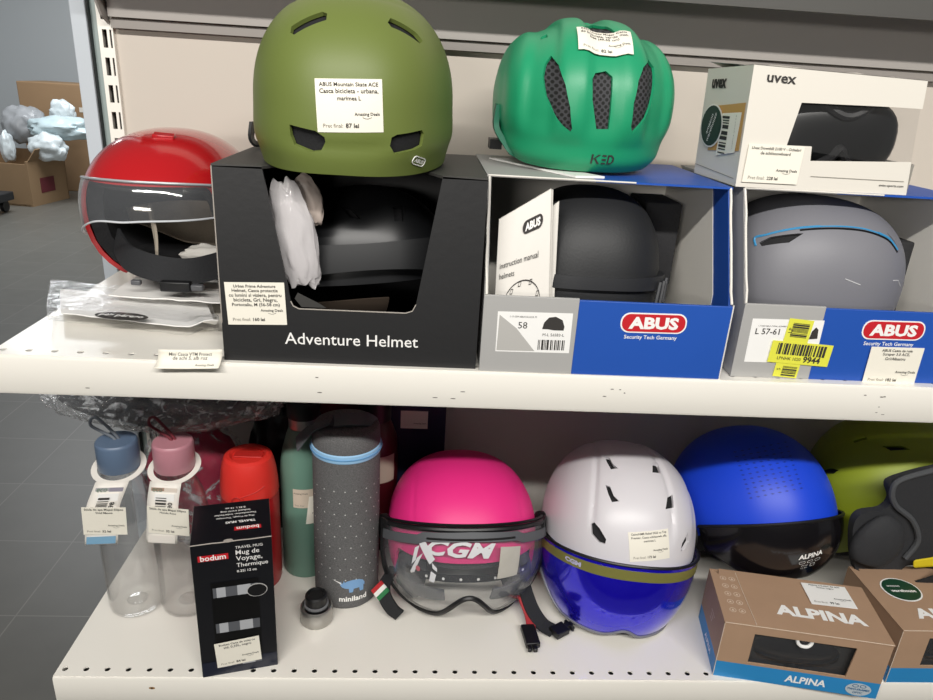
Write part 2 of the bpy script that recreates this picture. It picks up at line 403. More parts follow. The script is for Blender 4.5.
def perforated(y0, xs, x0, x1, yb):
    return plate([(x0, y0), (x1, y0), (x1, yb), (x0, yb)], [ell(.0028, .0028, 14, x, 0) for x in xs], .0016)
def shelf(name, label, z, x0, x1, yf, yb, holes=True):
    t = thing('shelf', label, 'shelf', (x0, yf, z))
    xs = [k*.025 - x0 for k in range(0, 60)] if holes else []
    mb = MB(); vs, fs = plate([(0, 0), (x1-x0, 0), (x1-x0, yb-yf), (0, yb-yf)], [ell(.0034, .0034, 14, x, -yf) for x in xs if x < x1-x0-.02], .0016)
    mb.add((vs, fs), SHELF, M4.Translation((0, 0, -.0008)))
    mb.add(vbox(0, x1-x0, .001, .03, -.018, -.0165), BLACKP)       # black strip painting in the shade under the holes
    mb.add(vbox(0, .0015, .002, yb-yf, -.035, -.001), SHELF); mb.add(vbox(0, x1-x0, yb-yf-.0015, yb-yf, -.03, -.001), SHELF)
    mb.build('board', t, smooth=0)
    # rolled lip of the front edge
    prof = [(.002, -.0002), (-.0012, -.0012), (-.0022, -.0035), (-.0022, -.0385), (-.001, -.0415), (.002, -.0425), (.008, -.0425), (.008, -.041), (.003, -.0405), (.0006, -.038), (.0006, -.003), (.002, -.0016)]
    n = len(prof); vs = [V((x, y, zz)) for x in (0, x1-x0) for y, zz in prof]
    fs = [(i, (i+1) % n, n+(i+1) % n, n+i) for i in range(n)] + [tuple(range(n))[::-1], tuple(range(n, 2*n))]
    one((vs, fs), SHELF, 'front_lip', t, smooth=40)
    return t
up = shelf('s', 'long cream shelf carrying the red, olive and teal helmets and the boxes', US, -.009, 1.65, -.013, .358)
one(vbox(.0, .002, .15, .371, -.075, -.002), SHELF, 'bracket', up, smooth=0)
lo = shelf('s', 'long cream shelf carrying the bottles, pink helmet and cardboard boxes', LS, -.009, 1.65, -.011, .358)
one(vbox(.0, .002, .15, .369, -.075, -.002), SHELF, 'bracket', lo, smooth=0)
mk = mat('scuffed_metal', '6B6660', .7)
rd = random.Random(3)
for k in range(16):
    x = rd.choice((.08, .31, .44, .45, .62, .905, .91, .9))+rd.uniform(-.012, .012); z = rd.uniform(-.034, -.01)
    one(plate(ell(rd.uniform(.0006, .003), rd.uniform(.0003, .0007), 8), (), .0002), mk, 'paint_chip', up, frame((x+.009, -.0023, z), (1, 0, 0), (0, 0, 1)), smooth=0)
wear = MB()
wear.add(plate(ell(.0038, .0018, 10), (), .0002), mat('rust_stain', 'A07A45', .8), frame((.115, -.0023, -.016), (1, 0, 0), (0, 0, 1)))
wear.add(plate(ell(.0016, .0015, 10), (), .0003), mat('rust_core', '55391F', .8), frame((.115, -.0024, -.016), (1, 0, 0), (0, 0, 1)))
wear.build('rust_spot', lo, smooth=0)
# third shelf, shallower, above the helmets
GREYSH = mat('grey_coated_steel', 'A19C97', .5)
th3 = thing('shelf', 'grey underside of the shallow topmost shelf above the olive and teal helmets', 'shelf', (-.009, .268, US+.418))
one(vbox(.006, 1.66, 0, .09, -.016, 0), GREYSH, 'board', th3, smooth=0)
one(vbox(0, 1.66, -.003, 0, -.036, 0), mat('dark_grey_lip', '504F4C', .5), 'front_lip', th3, smooth=0)
one(vbox(.006, 1.66, .079, .089, -.0905, -.016), GREYSH, 'rear_flange', th3, smooth=0)
one(vbox(.006, 1.66, .085, .0895, -.1035, -.0925), mat('pale_grey_rail', '908A85', .5), 'rear_rail', th3, smooth=0)
br = MB(); br.add(plate([(0, -.099), (.02, -.09), (.05, -.05), (.085, -.044), (.089, 0), (0, 0)], (), .003), GREYSH, frame((.0015, .0895, 0), (0, -1, 0), (0, 0, 1)))
br.build('bracket', th3, smooth=0)
# grey post of the neighbouring unit at the left
gp = thing('metal_post', 'light grey flat metal post beside the slotted cream upright', 'post', (-.047, .362, 0))
one(vbox(-.0105, .0095, 0, .05, 0, 2.3), mat('blue_grey_metal', 'BCC3CA', .4), 'post', gp, smooth=0, bevel=.001)
one(vbox(.0105, .0235, .012, .016, 0, 2.3), mat('grey_green_strip', '93A09E', .35), 'infill_strip', gp, smooth=0)
one(vbox(.0095, .0108, .004, .016, 0, 2.3), BLACKP, 'gasket', gp, smooth=0)

# ================================================================ FAR BACKGROUND (left)
KRAFTB = mat('brown_carton', '9A7E5E', .8, var=.12, vscale=3)
bx = thing('cardboard_box', 'open brown cardboard box on the floor filled with plastic bags', 'box', (-3.6, 6.72, 0), (0, 0, R(12)))
mb = MB(); KB2 = KRAFTB
for q in (vbox(-.75, .0, 0, .02, 0, .42), vbox(0, .02, 0, .6, 0, .45), vbox(-.75, -.73, 0, .6, 0, .45), vbox(-.75, .02, .58, .6, 0, .5), vbox(-.75, .0, 0, .6, 0, .02)): mb.add(q, KRAFTB)
mb.build('carton', bx, smooth=0)
bx.rotation_euler = (0, 0, R(-8))
flap = MB(); flap.add(plate([(0, 0), (.55, 0), (.5, .16), (.03, .14)], (), .008), KRAFTB, frame((.02, .02, .45), (0, 1, 0), (.5, 0, .8)))
flap.build('flap', bx, smooth=0)
one(vbox(.021, .024, .16, .38, .12, .27), mat('dark_red_print', '6E2B33', .7), 'printed_square', bx, smooth=0)
b2 = thing('cardboard_box', 'tall closed brown cardboard box against the grey wall', 'box', (-3.45, 7.75, 0))
one(vbox(-.66, .45, 0, .6, 0, 1.17), mat('tall_brown_carton', '96795A', .85, var=.1, vscale=2), 'carton', b2, smooth=0, bevel=.01)
for q_ in ((-.02, .06, -.004, 0, .88, .93), (-.12, -.1, -.004, 0, .72, .84), (.28, .45, -.004, 0, 1.08, 1.1)): one(vbox(*q_), mat('label_white', 'DAD5CC', .6), 'tape_scrap', b2, smooth=0)
def bag(name, label, loc, s, m, seed, amp=.28, group=None, rot=(0, 0, 0), freq=2.4):
    bm = bmesh.new(); bmesh.ops.create_icosphere(bm, subdivisions=4, radius=1)
    for v in bm.verts:
        p = v.co*freq + V((seed*3.7, seed*1.9, 0)); k = 1+amp*mn.noise(p)+amp*.5*mn.noise(p*2.3)-amp*.5*abs(mn.noise(p*1.7+V((9, 0, 0)))); v.co = V((v.co.x*s[0], v.co.y*s[1], max(v.co.z, -.75)*s[2]))*k
    vs = [v.co.copy() for v in bm.verts]; fs = [tuple(q.index for q in f.verts) for f in bm.faces]; bm.free()
    o = one((vs, fs), m, name, None, smooth=50); o.location = loc; o.rotation_euler = rot
    if label: tag(o, label, 'plastic bag', group)
    return o
PB = mat('pale_plastic_film', 'D6DFE2', .3, bump=.3, bscale=14); PBG = mat('grey_plastic_film', '9B9DA0', .3, bump=.3, bscale=14); PBB = mat('bluish_plastic_film', 'C2D4D9', .3, bump=.3, bscale=14)
for lab, px, py, Y, sz, m_, sd in (('large pale blue plastic bag heaped on top of the open box', 62, 129, 7.15, (.33, .2, .13), PBB, 2), ('white crumpled plastic bag hanging over the open box corner', 48, 148, 6.95, (.19, .12, .15), PB, 5),
        ('grey translucent plastic bag at the left of the open box', 26, 127, 7.3, (.22, .18, .22), PBG, 8), ('small white peaked plastic bag standing behind the grey bag', 62, 112, 7.42, (.13, .08, .13), PB, 11), ('white bag scrap at the far left of the open box', 8, 148, 7.1, (.07, .07, .17), PB, 14)):
    bag('plastic_bag', lab, onY(px, py, Y), sz, m_, sd, .2, freq=2.1)
tr = thing('trolley', 'black wire trolley cut off by the left photo edge', 'trolley', (-3.7, 6.05, 0))
BW = mat('black_trolley_metal', '222427', .5)
mb = MB(); mb.add(vbox(-.4, .1, 0, .4, .12, .2), BW); mb.build('deck', tr, bevel=.01)
mb = MB()
for k in range(5): mb.add(tube([(-.4, .02, .24+.07*k), (.07+.012*k, .02, .24+.07*k)], .008), BW)
for k in range(6): mb.add(tube([(-.4+.094*k, .02, .2), (-.4+.1*k, .02, .55)], .008), BW)
mb.build('wire_basket', tr)
for y in (.05, .35):
    mb = MB(); mb.add(lathe([(.005, -.02), (.055, -.018), (.06, 0), (.055, .018), (.005, .02)], 20), BLACKP, M4.Translation((.02, y, .06)) @ M4.Rotation(pi/2, 4, 'Y')); mb.build('wheel', tr)
# ================================================================ UPPER SHELF: the boxes
FRT = lambda o: frame(o, (1, 0, 0), (0, 0, 1))
# ---- black window box
BOXK = mat('black_coated_card', '232324', .5, bump=.1, bscale=120); BOXKT = mat('worn_black_card', '3A3937', .55, var=.2, vscale=14); EDGE = mat('raw_card_edge', 'A9A29A', .8)
kb = thing('helmet_box', 'black cardboard window box lettered Adventure Helmet', 'box', (.219, -.007, US))
W_, D_, H_ = .255, .205, .192; t = .003
mb = MB()
win = [(.0459, H_+.001), (.0683, .0653), (.0705, .0605), (.0761, .0577), (.1814, .0577), (.1880, .0600), (.1914, .067), (.2124, H_+.001)]
outl = [(0, 0), (W_, 0), (W_, H_), win[-1], *win[::-1][1:-1], win[0], (0, H_)]
mb.add(plate(outl, (), t), BOXK, FRT((0, t/2, 0)))
mb.add(vbox(0, t, t, D_, 0, H_), BOXK); mb.add(vbox(W_-t, W_, t, D_, 0, H_), BOXK); mb.add(vbox(t, W_-t, D_-t, D_, 0, H_), BOXK); mb.add(vbox(t, W_-t, t, D_, 0, t), BOXK)
mb.build('carton', kb, smooth=0)
one(plate([(0, 0), (.046, 0), (.078, .05), (.185, .05), (.2124, 0), (W_, 0), (W_, D_), (0, D_)], (), .0025), BOXKT, 'lid', kb, frame((0, 0, H_+.0005), (1, 0, 0), (0, 1, 0)), smooth=0)
mb = MB()
wl = [V((x, -.0003, z)) for x, z in win[1:-1]]; mb.add(tube(wl, .0006, 5), EDGE); mb.add(tube([(0.0003, -.0002, .04), (0.0003, -.0002, H_)], .0006, 5), EDGE)
mb.build('cut_edge', kb)
one(plate([(.078, .0585), (.102, .0585), (.096, .0625), (.0745, .073), (.0715, .067)], (), .0008), BOXKT, 'tuck_flap', kb, FRT((0, .004, 0)), smooth=0)
one(txt('Adventure Helmet', w=.1335, bold=.004), WHITEP, 'lettering', kb, frame((.128, -.0006, .0268), (1, 0, .008), (0, 0, 1)), smooth=0)
sticker(kb, frame((.0347, -.0009, .0615), (1, 0, .035), (-.02, 0, 1)), .0575, .0435, ['Urban Prime Adventure', 'Helmet, Casca protectie', 'cu lumini si viziera, pentru', 'bicicleta, Gri, Negru,', 'Portocaliu, M (56-58 cm)'], '160 lei', lh=.0037)
# black trail helmet inside
th = thing('helmet', 'black peaked helmet inside the black window box', 'helmet', (.35, .108, US+.072), (R(-4), R(-5), R(6)))
eg = Egg(.098, .072, .1, .092, .1)
rim = lambda a: -3-34*smooth(abs(a), 60, 110)
helmet(th, eg, rim, mat('satin_black_shell', '1B1C1E', .38), vents=[[(338, 205), (350, 207), (362, 220), (350, 218)], [(392, 206), (403, 206), (404, 222), (394, 222)], [(318, 208), (325, 206), (334, 222), (330, 224)]], nu=96, nv=36)
(pv, ring, _) = patch_vf(Egg(.1, .084, .1, .1, .06), -68, 68, lambda a: 26-6*(a/68)**2, lambda a: 9-12*(a/68)**2, .004, .003)
one(pv, mat('satin_black_peak', '1B1C1E', .6), 'peak', th)
one(patch_vf(Egg(.092, .066, .1, .092, .055), -45, 20, lambda a: -18, lambda a: -42, .003, .002, 30, 8)[0], mat('dark_brown_headband', '34291F', .8), 'headband', th)
# foam film bag
FOAM = mat('milky_foam_film', 'D3CFD1', .35, bump=.35, bscale=30)
FOAMC = clear('milky_film', haze=.62, hazecol='D9D5D6', bump=.3, bscale=40)
fb = bag('plastic_bag', 'milky white foam film bag stuffed inside the black box window', (.290, .013, US+.122), (.02, .0085, .06), FOAMC, 21, .22, rot=(0, R(-9), 0), freq=2.2)
fb2 = bag('foam_wrap', None, (.001, .003, -.004), (.014, .006, .046), FOAM, 33, .16, freq=1.5); fb2.parent = fb
fb3 = bag('foam_fold', None, (.016, .012, .032), (.015, .006, .028), mat('beige_foam_film', 'B7A9A0', .4, bump=.3, bscale=30), 35, .18, freq=1.5); fb3.parent = fb
# ---- blue ABUS boxes
BLUE = mat('blue_coated_card', '2252AC', .45, var=.06); GREYC = mat('silver_grey_card', 'A9A8A6', .55, var=.04); INSIDE = mat('pale_card_inside', 'ECE8DF', .8, bump=.1, bscale=200); WEDGE = mat('white_card_edge', 'E2DED6', .8)
def abus_box(label, loc, split, w=.2535, d=.25, h=.19, fp=.0815, yf=.055):
    b = thing('helmet_box', label, 'box', loc, (0, 0, 0), 'blue and grey open helmet boxes'); t = .0035
    mb = MB()
    side = lambda x, th, i, j=0: (plate([(.001+i, .001), (d-.003, .001), (d-.003, h-.001-j), (yf+i, h-.001-j), (.001+i, fp-.002)], (), th), frame((x, 0, 0), (0, 1, 0), (0, 0, 1)))
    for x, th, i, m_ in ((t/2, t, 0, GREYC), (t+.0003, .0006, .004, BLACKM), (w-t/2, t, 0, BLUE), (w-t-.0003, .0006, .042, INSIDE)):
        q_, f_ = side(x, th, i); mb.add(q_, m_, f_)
    mb.add(vbox(t, w-t, d-t, d, 0, h-.001), INSIDE); mb.add(vbox(t, w-t, .002, d-t, 0, t), INSIDE)
    mb.build('carton', b, smooth=0)
    mb = MB(); mb.add(vbox(-.001, split+.015, yf-.002, d, h-.001, h+.0012), GREYC); mb.add(vbox(split+.015, w+.0005, yf-.002, d, h-.001, h+.0012), BLUE); mb.build('lid', b, smooth=0)
    mb = MB(); mb.add(vbox(-.0005, split, -.0035, 0, -.0, fp), GREYC); mb.add(vbox(split, w+.0005, -.0035, 0, 0, fp-.0015), BLUE); mb.build('front_panel', b, smooth=0, bevel=.0006)
    mb = MB(); rd = random.Random(int(loc[0]*1000))
    for x in (.0015, w-.0015):
        mb.add(tube([(x+rd.uniform(-.0006, .0006), yf*z/9-.001, fp+(h-fp)*z/9) for z in range(10)], .0014, 6), WEDGE)
    mb.add(tube([(x*w/10, yf-.0022, h+.0005) for x in range(7)], .0009, 6), WEDGE)
    mb.add(tube([(w, -.0034, z*fp/6) for z in range(7)], .0008, 6), WEDGE)
    mb.build('worn_edge', b)
    f = lambda x, z: frame((x, -.0037, z), (1, 0, .012), (0, 0, 1))
    cx = split+.0785; lg = MB(); z = .0592
    lg.add(plate(rrect(.0685, .0215, .0095, 6), (), .0004), WHITEP, f(cx, z)); lg.add(plate(rrect(.0655, .0188, .0085, 6), (), .0008), mat('signal_red_print', 'C4202A', .5), f(cx, z))
    lg.add(txt('ABUS', w=.0515, bold=.045, sx=1.25), WHITEP, frame((cx, -.0043, z), (1, 0, .012), (0, 0, 1))); lg.build('logo', b, smooth=0)
    one(txt('Security Tech Germany', w=.055, bold=.012), WHITEP, 'lettering', b, f(cx-.001, .0433), smooth=0)
    return b, f
a1, f1 = abus_box('blue and grey open box holding a black helmet and a booklet', (.478, -.008, US), .0955)
# worn size label of the first box
lb = MB(); lb.add(rect2(-.038, .038, -.0215, .0215), WHITEP, f1(.0525, .0442)); lbo = lb.build('size_label', a1, smooth=0)
pr = MB(); g = frame((.0525, -.0040, .0442), (1, 0, .012), (0, 0, 1))
pr.add(([V((-.037, -.02, 0)), V((.002, -.02, 0)), V((-.018, .004, 0)), V((-.036, .018, 0))], [(0, 1, 2, 3)]), mat('torn_grey_label', 'B3B1AD', .7), g)
pr.add(txt('1-17-059 ABUS BLACK M', w=.027, cx=-.012, cy=.0165), INK, g); pr.add(txt('58', h=.007, cx=-.012, cy=.0075), INK, g)
barcode(pr, .028, .011, INK, g, .019, -.013, 40, seed=4); pr.add(txt('M-L 56S83-L', w=.022, cx=.02, cy=-.002), INK, g)
hp = [(.008, .004), (.0095, .011), (.014, .0165), (.021, .0175), (.028, .014), (.0305, .007), (.03, .003), (.02, .003), (.014, .004)]
pr.add(plate(hp, (), 0), INK, g); pr.build('print', lbo, smooth=0, recalc=False)

# helmet, foam block, booklets inside the first box
bh = thing('helmet', 'matte black helmet inside the blue box beside a booklet', 'helmet', (.602, .115, US+.072), (R(-4), 0, 0))
eg = Egg(.082, .088, .095, .104, .1, 2.5)
helmet(bh, eg, lambda a: -43, mat('matte_black_shell', '202123', .55, bump=.08, bscale=400), nu=96, nv=40)
one(patch_vf(eg, -88, 88, lambda a: 10-.0008*a*a*.4, lambda a: 2-.0006*a*a, .007, .009)[0], mat('black_rubber_band', '26272A', .5), 'brim', bh)
vs = MB()
for k in range(4): vs.add(tube([eg.pt(R(44+6.5*k), R(6), .0095), eg.pt(R(41+6.5*k), R(-8), .0095)], .0022, 6), mat('grey_black_grille', '3A3B3E', .5))
vs.build('grille', bh)
fo = thing('foam_block', 'dark grey foam block beside the black helmet in the blue box', 'foam block', (.695, .15, US+.06))
one(vbox(-.022, .021, -.014, .06, 0, .098), mat('charcoal_foam', '2F2F31', .95, bump=.5, bscale=240), 'block', fo, smooth=0, bevel=.002)
one(vbox(-.02, .018, -.01, .055, -.0565, -.0004), BLACKM, 'base_pad', fo, smooth=0)
def hexa(c): return [V(p) for p in c], [(0, 1, 3, 2), (4, 6, 7, 5), (0, 4, 5, 1), (2, 3, 7, 6), (0, 2, 6, 4), (1, 5, 7, 3)]
mn_ = thing('booklet', 'white instruction manual with a helmet drawing standing in the blue box', 'booklet', (.486, .012, US+.0045))
q = [(.0075, .012, 0), (.0665, .004, 0), (.0055, .024, .1435), (.0545, .016, .178)]
def slab(q, off, th): return hexa([(x+off[0], y+off[1], z+off[2]) for x, y, z in q] + [(x+off[0], y+off[1]+th, z+off[2]) for x, y, z in q])
one(slab(q, (0, 0, 0), .0025), mat('booklet_paper', 'E6E2DB', .55), 'cover', mn_, smooth=0)
one(slab(q, (.0025, .003, -.001), .0035), mat('booklet_pages', 'CFCBC4', .7), 'pages', mn_, smooth=0)
U = V(q[3])-V(q[2]); Vv = V(q[2])-V(q[0])
def mq(p):  # cover coordinates u,v in 0..1
    a = V(q[0]).lerp(V(q[1]), p.x); b = V(q[2]).lerp(V(q[3]), p.x); return a.lerp(b, p.y)+V((0, -.0018-p.z, 0))
mb = MB()
def sc(vf, w_, h_, cx, cy): return [V((cx+p.x*w_, cy+p.y*h_, p.z)) for p in vf[0]], vf[1]
mb.add(sc(plate(rrect(1, .42, .2, 5), (), 0), .38, .2, .66, .855), INK, mq); mb.add(sc(txt('ABUS', w=.8, bold=.05), .36, .2, .66, .855), mat('booklet_white', 'F4F2EE', .5), lambda p: mq(V((p.x, p.y, .0003))))
mb.add(sc(txt('instruction manual', w=1), .72, .42, .42, .66), INK, mq); mb.add(sc(txt('helmets', w=1), .28, .17, .2, .585), INK, mq)
arc = [(.5+.33*cos(a), .38+.14*sin(a)) for a in [R(-8+196*k/20) for k in range(21)]]
def line(pts, wd=.004):
    for (a, b), (c, d) in zip(pts, pts[1:]):
        l = math.hypot(c-a, d-b) or 1; nx, ny = -(d-b)/l*wd, (c-a)/l*wd
        mb.add(([V((a+nx, b+ny, 0)), V((c+nx, d+ny, 0)), V((c-nx, d-ny, 0)), V((a-nx, b-ny, 0))], [(0, 1, 2, 3)]), INK, mq)
line(arc); line([(.17, .37), (.35, .35), (.62, .31), (.83, .37)]); line([(.33, .35), (.45, .16), (.72, .32)]); line([(.36, .35), (.44, .17)])
for cx, cy in ((.3, .46), (.45, .5), (.65, .5), (.78, .42), (.7, .29), (.22, .4)): line([(cx-.03, cy-.015), (cx+.01, cy-.015), (cx+.03, cy+.015), (cx-.01, cy+.015), (cx-.03, cy-.015)], .0025)
mb.build('print', mn_, smooth=0, recalc=False)
bk2 = thing('booklet', 'plain white folded booklet tucked behind the instruction manual', 'booklet', (.49, .021, US+.0045))
one(slab([(.006, .012, 0), (.0685, .0035, 0), (.01, .024, .12), (.0615, .0155, .165)], (0, 0, 0), .003), mat('white_booklet', 'DAD6CF', .6), 'pages', bk2, smooth=0, bevel=.0008)

# ---- second blue box
a2, f2 = abus_box('blue and grey open box holding a grey helmet, yellow barcode strips on front', (.748, .001, US), .086, w=.2535)
lb = MB(); lb.add(rect2(-.0385, .0385, -.0242, .0242), WHITEP, f2(.0492, .0422)); lbo = lb.build('size_label', a2, smooth=0)
pr = MB(); g = frame((.0492, -.0040, .0422), (1, 0, .012), (0, 0, 1))
pr.add(txt('1-17-060 ABUS CORAL SCRAPER', w=.03, cx=-.016, cy=.0165), INK, g); pr.add(txt('L 57-61', w=.026, cx=-.02, cy=.0105, bold=.01), INK, g)
pr.add(plate([(.026, .003), (.0275, .012), (.031, .0165), (.034, .014), (.035, .004)], (), 0), INK, g); pr.build('print', lbo, smooth=0, recalc=False)
YEL = mat('yellow_label', 'E3E24C', .5)
for nm, (cx, cz, w_, h_, rot) in (('upright_strip', (.0605, .0345, .0268, .0655, -4)), ('cross_strip', (.0693, .0295, .067, .0245, -3))):
    off = -.0044 if nm == 'upright_strip' else -.0050
    g = frame((cx, off, cz), (cos(R(rot)), 0, sin(R(rot))), (-sin(R(rot)), 0, cos(R(rot)))); o = one(sheet(w_, h_, 1, 1), YEL, 'yellow_strip', a2, g, smooth=0, recalc=False)
    g2 = frame((cx, off-.0004, cz), (cos(R(rot)), 0, sin(R(rot))), (-sin(R(rot)), 0, cos(R(rot)))); pr = MB()
    if nm == 'upright_strip':
        barcode(pr, .018, .016, INK, g2, .001, .021, 26, vert=True, seed=8); barcode(pr, .016, .012, INK, g2, .003, -.025, 20, vert=True, seed=9)
        pr.add(txt('LP', h=.004, cx=-.009, cy=.02, rot=pi/2), INK, g2); pr.add(txt('S', h=.004, cx=-.009, cy=-.024, rot=pi/2), INK, g2)
    else:
        barcode(pr, .055, .0125, INK, g2, .001, .004, 60, seed=10); pr.add(txt('LPNHK 1020', w=.026, cx=-.011, cy=-.0065), INK, g2); pr.add(txt('9944', w=.019, cx=.014, cy=-.0062, bold=.03), INK, g2)
    pr.build('print', o, smooth=0, recalc=False)
sticker(a2, frame((.1742, -.0049, .0195), (1, 0, .01), (.03, 0, 1)), .0585, .043, ['ABUS Casca de role', 'Scraper 3.0 ACE,', 'Gri/Albastru'], '182 lei', lh=.0036)
gh = thing('helmet', 'grey helmet with a thin blue slit lying in the blue box', 'helmet', (.864, .112, US+.084), (R(-3), R(4), 0))
eg = Egg(.105, .088, .11, .095, .085, 2.35)
GH = mat('slate_grey_shell', '77777D', .5, bump=.05, bscale=300)
_, sf = helmet(gh, eg, lambda a: -42, GH, vents=[[(757, 243), (769, 237), (800, 233), (806, 233), (790, 243), (760, 247)], [(886, 231), (896, 243), (899, 252), (893, 246)]], nu=110, nv=44)
CYAN = mat('sky_blue_trim', '3F8FC0', .4)
pts = [(756, 246), (755, 238), (766, 235), (782, 231), (800, 228), (820, 226.5), (842, 226.5), (862, 228.5), (878, 233), (889, 239), (897, 250)]
sl_ = [sf.pix(*q_)[0] for q_ in pts]
mb = MB(); mb.add(tube(spline([p*1.003 for p in sl_[:6]], 5), .0013, 6), CYAN); mb.add(tube(spline([p*1.003 for p in sl_[-3:]], 5), .0013, 6), CYAN); mb.add(tube(spline([p*1.001 for p in sl_[5:9]], 5), .0009, 6), CYAN); mb.build('blue_trim', gh)
mb = MB(); mb.add(tube(spline([sf.pix(x_, y_+2.2)[0]*1.0015 for x_, y_ in pts[4:]], 5), .0012, 6), BLACKP); mb.build('slit', gh)
mb = MB()
for l in ([(845, 279), (860, 285)], [(893, 280.5), (898, 280.5), (900, 286)]): mb.add(tube([sf.pix(*q_)[0]*1.002 for q_ in l], .0007, 5), mat('scratch_grey', 'BDBDBF', .6))
mb.build('scratch', gh)
fo2 = thing('foam_block', 'dark foam block at the right end of the grey helmet', 'foam block', (.982, .14, US+.0045))
one(vbox(-.02, .02, -.02, .07, 0, .125), MATS['charcoal_foam'], 'block', fo2, smooth=0, bevel=.002)

# ---- white uvex goggle box lying across the two boxes
UW = mat('white_coated_card', 'E0DBD1', .45); UWT = mat('creased_white_card', 'DAD4CA', .5, bump=.2, bscale=30)
ux = thing('goggle_box', 'white window box lying on top of the two blue boxes', 'box', (.737, .052, US+.1915)); ux.scale = (1.06, 1.06, 1.06)
c8 = [(0, 0, 0), (.178, .004, .0), (-.0045, .0, .1108), (.168, .004, .1066)]     # front face: bottom left/right, top left/right
c8b = [(-.004, .105, 0), (.172, .108, 0), (-.0075, .105, .108), (.164, .108, .1045)]
def fq(p, dy=0): return (V(c8[0]).lerp(V(c8[1]), p.x)).lerp(V(c8[2]).lerp(V(c8[3]), p.x), p.y) + V((0, dy, 0))
def lq(p): return (V(c8b[0]).lerp(V(c8[0]), p.x)).lerp(V(c8b[2]).lerp(V(c8[2]), p.x), p.y) + V((-.0008-p.z, 0, 0))
def ftile(pts): return [V((a, b, 0)) for a, b in pts], [tuple(range(len(pts)))]
win = [(.3, .735), (.805, .76), (.995, .745), (.99, .27), (.405, .255), (.4, .38), (.255, .375)]
mb = MB()
fr = lambda dy: (lambda p: fq(p, dy))
vsf = plate([(0, 0), (1, 0), (.995, .3), (.405, .255), (.4, .38), (.255, .375), (.3, .735), (.805, .76), (1, .765), (1, 1), (0, 1)], (), 0)
mb.add(vsf, UW, fr(0)); mb.add(vsf, UW, fr(.002))
mb.add(([V(c8[0]), V(c8[2]), V(c8b[2]), V(c8b[0])], [(0, 1, 2, 3)]), UW); mb.add(([V(c8b[0]), V(c8b[1]), V(c8b[3]), V(c8b[2])], [(0, 1, 2, 3)]), UW)
mb.add(([V(c8[0]), V(c8[1]), V(c8b[1]), V(c8b[0])], [(0, 1, 2, 3)]), UW)
mb.add(([V(c8[1]), V(c8b[1]), V(c8b[1])+V((0, 0, .03)), V(c8[1])+V((0, 0, .03))], [(0, 1, 2, 3)]), UW)
mb.build('carton', ux, smooth=0, recalc=False)
one(vbox(.04, .166, .05, .1, .003, .1), mat('black_inner_card', '0E0E10', .6), 'inner_tray', ux, smooth=0)
nx, ny = 14, 6; vs = []
for j in range(ny+1):
    for i in range(nx+1):
        p = (V(c8[2]).lerp(V(c8[3]), i/nx)).lerp(V(c8b[2]).lerp(V(c8b[3]), i/nx), j/ny); p.z += .0006 + .004*mn.noise(V((i*.5, j*.6, 2)))*(1 if 0 < i else .2) + (.008*max(0, 1-i/2.5)*max(0, (j/ny-.2)))
        if j == 0: p.z = (V(c8[2]).lerp(V(c8[3]), i/nx)).z+.0004
        vs.append(p)
one((vs, sheet(1, 1, nx, ny)[1]), UWT, 'crumpled_lid', ux, smooth=60)
one(([fq(V((.25, .36, 0)), .0025), fq(V((1.0, .24, 0)), .0025), fq(V((1.0, .78, 0)), .0025), fq(V((.28, .76, 0)), .0025), V(c8[1])+V((-.001, .003, .028)), V(c8b[1])+V((-.001, -.003, .028)), V(c8b[3])+V((-.001, -.003, -.002)), V(c8[3])+V((-.001, .003, -.002))], [(0, 1, 2, 3), (4, 5, 6, 7)]), clear('window_film', haze=.03, rough=.06), 'window_film', ux, smooth=0, recalc=False)
mb = MB()
mb.add(txt('uvex', w=.165, bold=.02), INK, None); mb.v = [fq(V((.165+p.x*1.0, .905+p.y*1.35, 0)), -.0007) for p in mb.v]
mb.build('lettering', ux, smooth=0, recalc=False)
mb = MB(); mb.add(sc(txt('uvex', w=1, bold=.05), .34, .3, .33, .86), INK, lq); mb.build('lettering', ux, smooth=0, recalc=False)
mb = MB(); mb.add(ftile([(.42, .12), (.97, .12), (.97, .126), (.42, .126)]), INKG, fr(-.0006)); mb.add(sc(txt('uvex-sports.com', w=.145, bold=.01), 1, 1.4, .9, .075), INK, fr(-.0006)); mb.build('web_address', ux, smooth=0, recalc=False)
mb = MB(); mb.add(ftile([(.28, .25), (.97, .3), (.97, .7), (.3, .66)]), mat('orange_kraft_label', 'C79A5A', .6), lq); mb.add(ftile([(.5, .22), (.9, .28), (.93, .62), (.52, .6)]), PAPER, lambda p: lq(p)-V((.0005, 0, 0)))
ls = mb.build('side_label', ux, smooth=0, recalc=False)
mb = MB(); barcode(mb, .16, .34, INK, lambda p: lq(p)-V((.001, 0, 0)), .62, .42, 30, vert=True, seed=14); mb.add(sc(txt('X0012QM7', w=1, rot=pi/2), .06, .3, .84, .45), INK, lambda p: lq(p)-V((.001, 0, 0)))
mb.add(ftile([(.32+.26*cos(2*pi*k/24), .48+.2*sin(2*pi*k/24)) for k in range(24)]), mat('label_white2', 'EDEAE2', .5), lambda p: lq(p)-V((.0014, 0, 0)))
mb.add(ftile([(.32+.24*cos(2*pi*k/24), .48+.185*sin(2*pi*k/24)) for k in range(24)]), mat('dark_green_label', '1E3B33', .5), lambda p: lq(p)-V((.0018, 0, 0)))
mb.add(sc(txt('amazon\nwarehouse', w=1, rot=R(62)), .3, .3, .32, .48), WHITEP, lambda p: lq(p)-V((.0022, 0, 0))); mb.build('print', ls, smooth=0, recalc=False)
mb = MB(); mb.add(ftile([(.02, .09), (.95, .06), (.95, .066), (.02, .096)]), INKG, lq); mb.build('rule', ux, smooth=0, recalc=False)
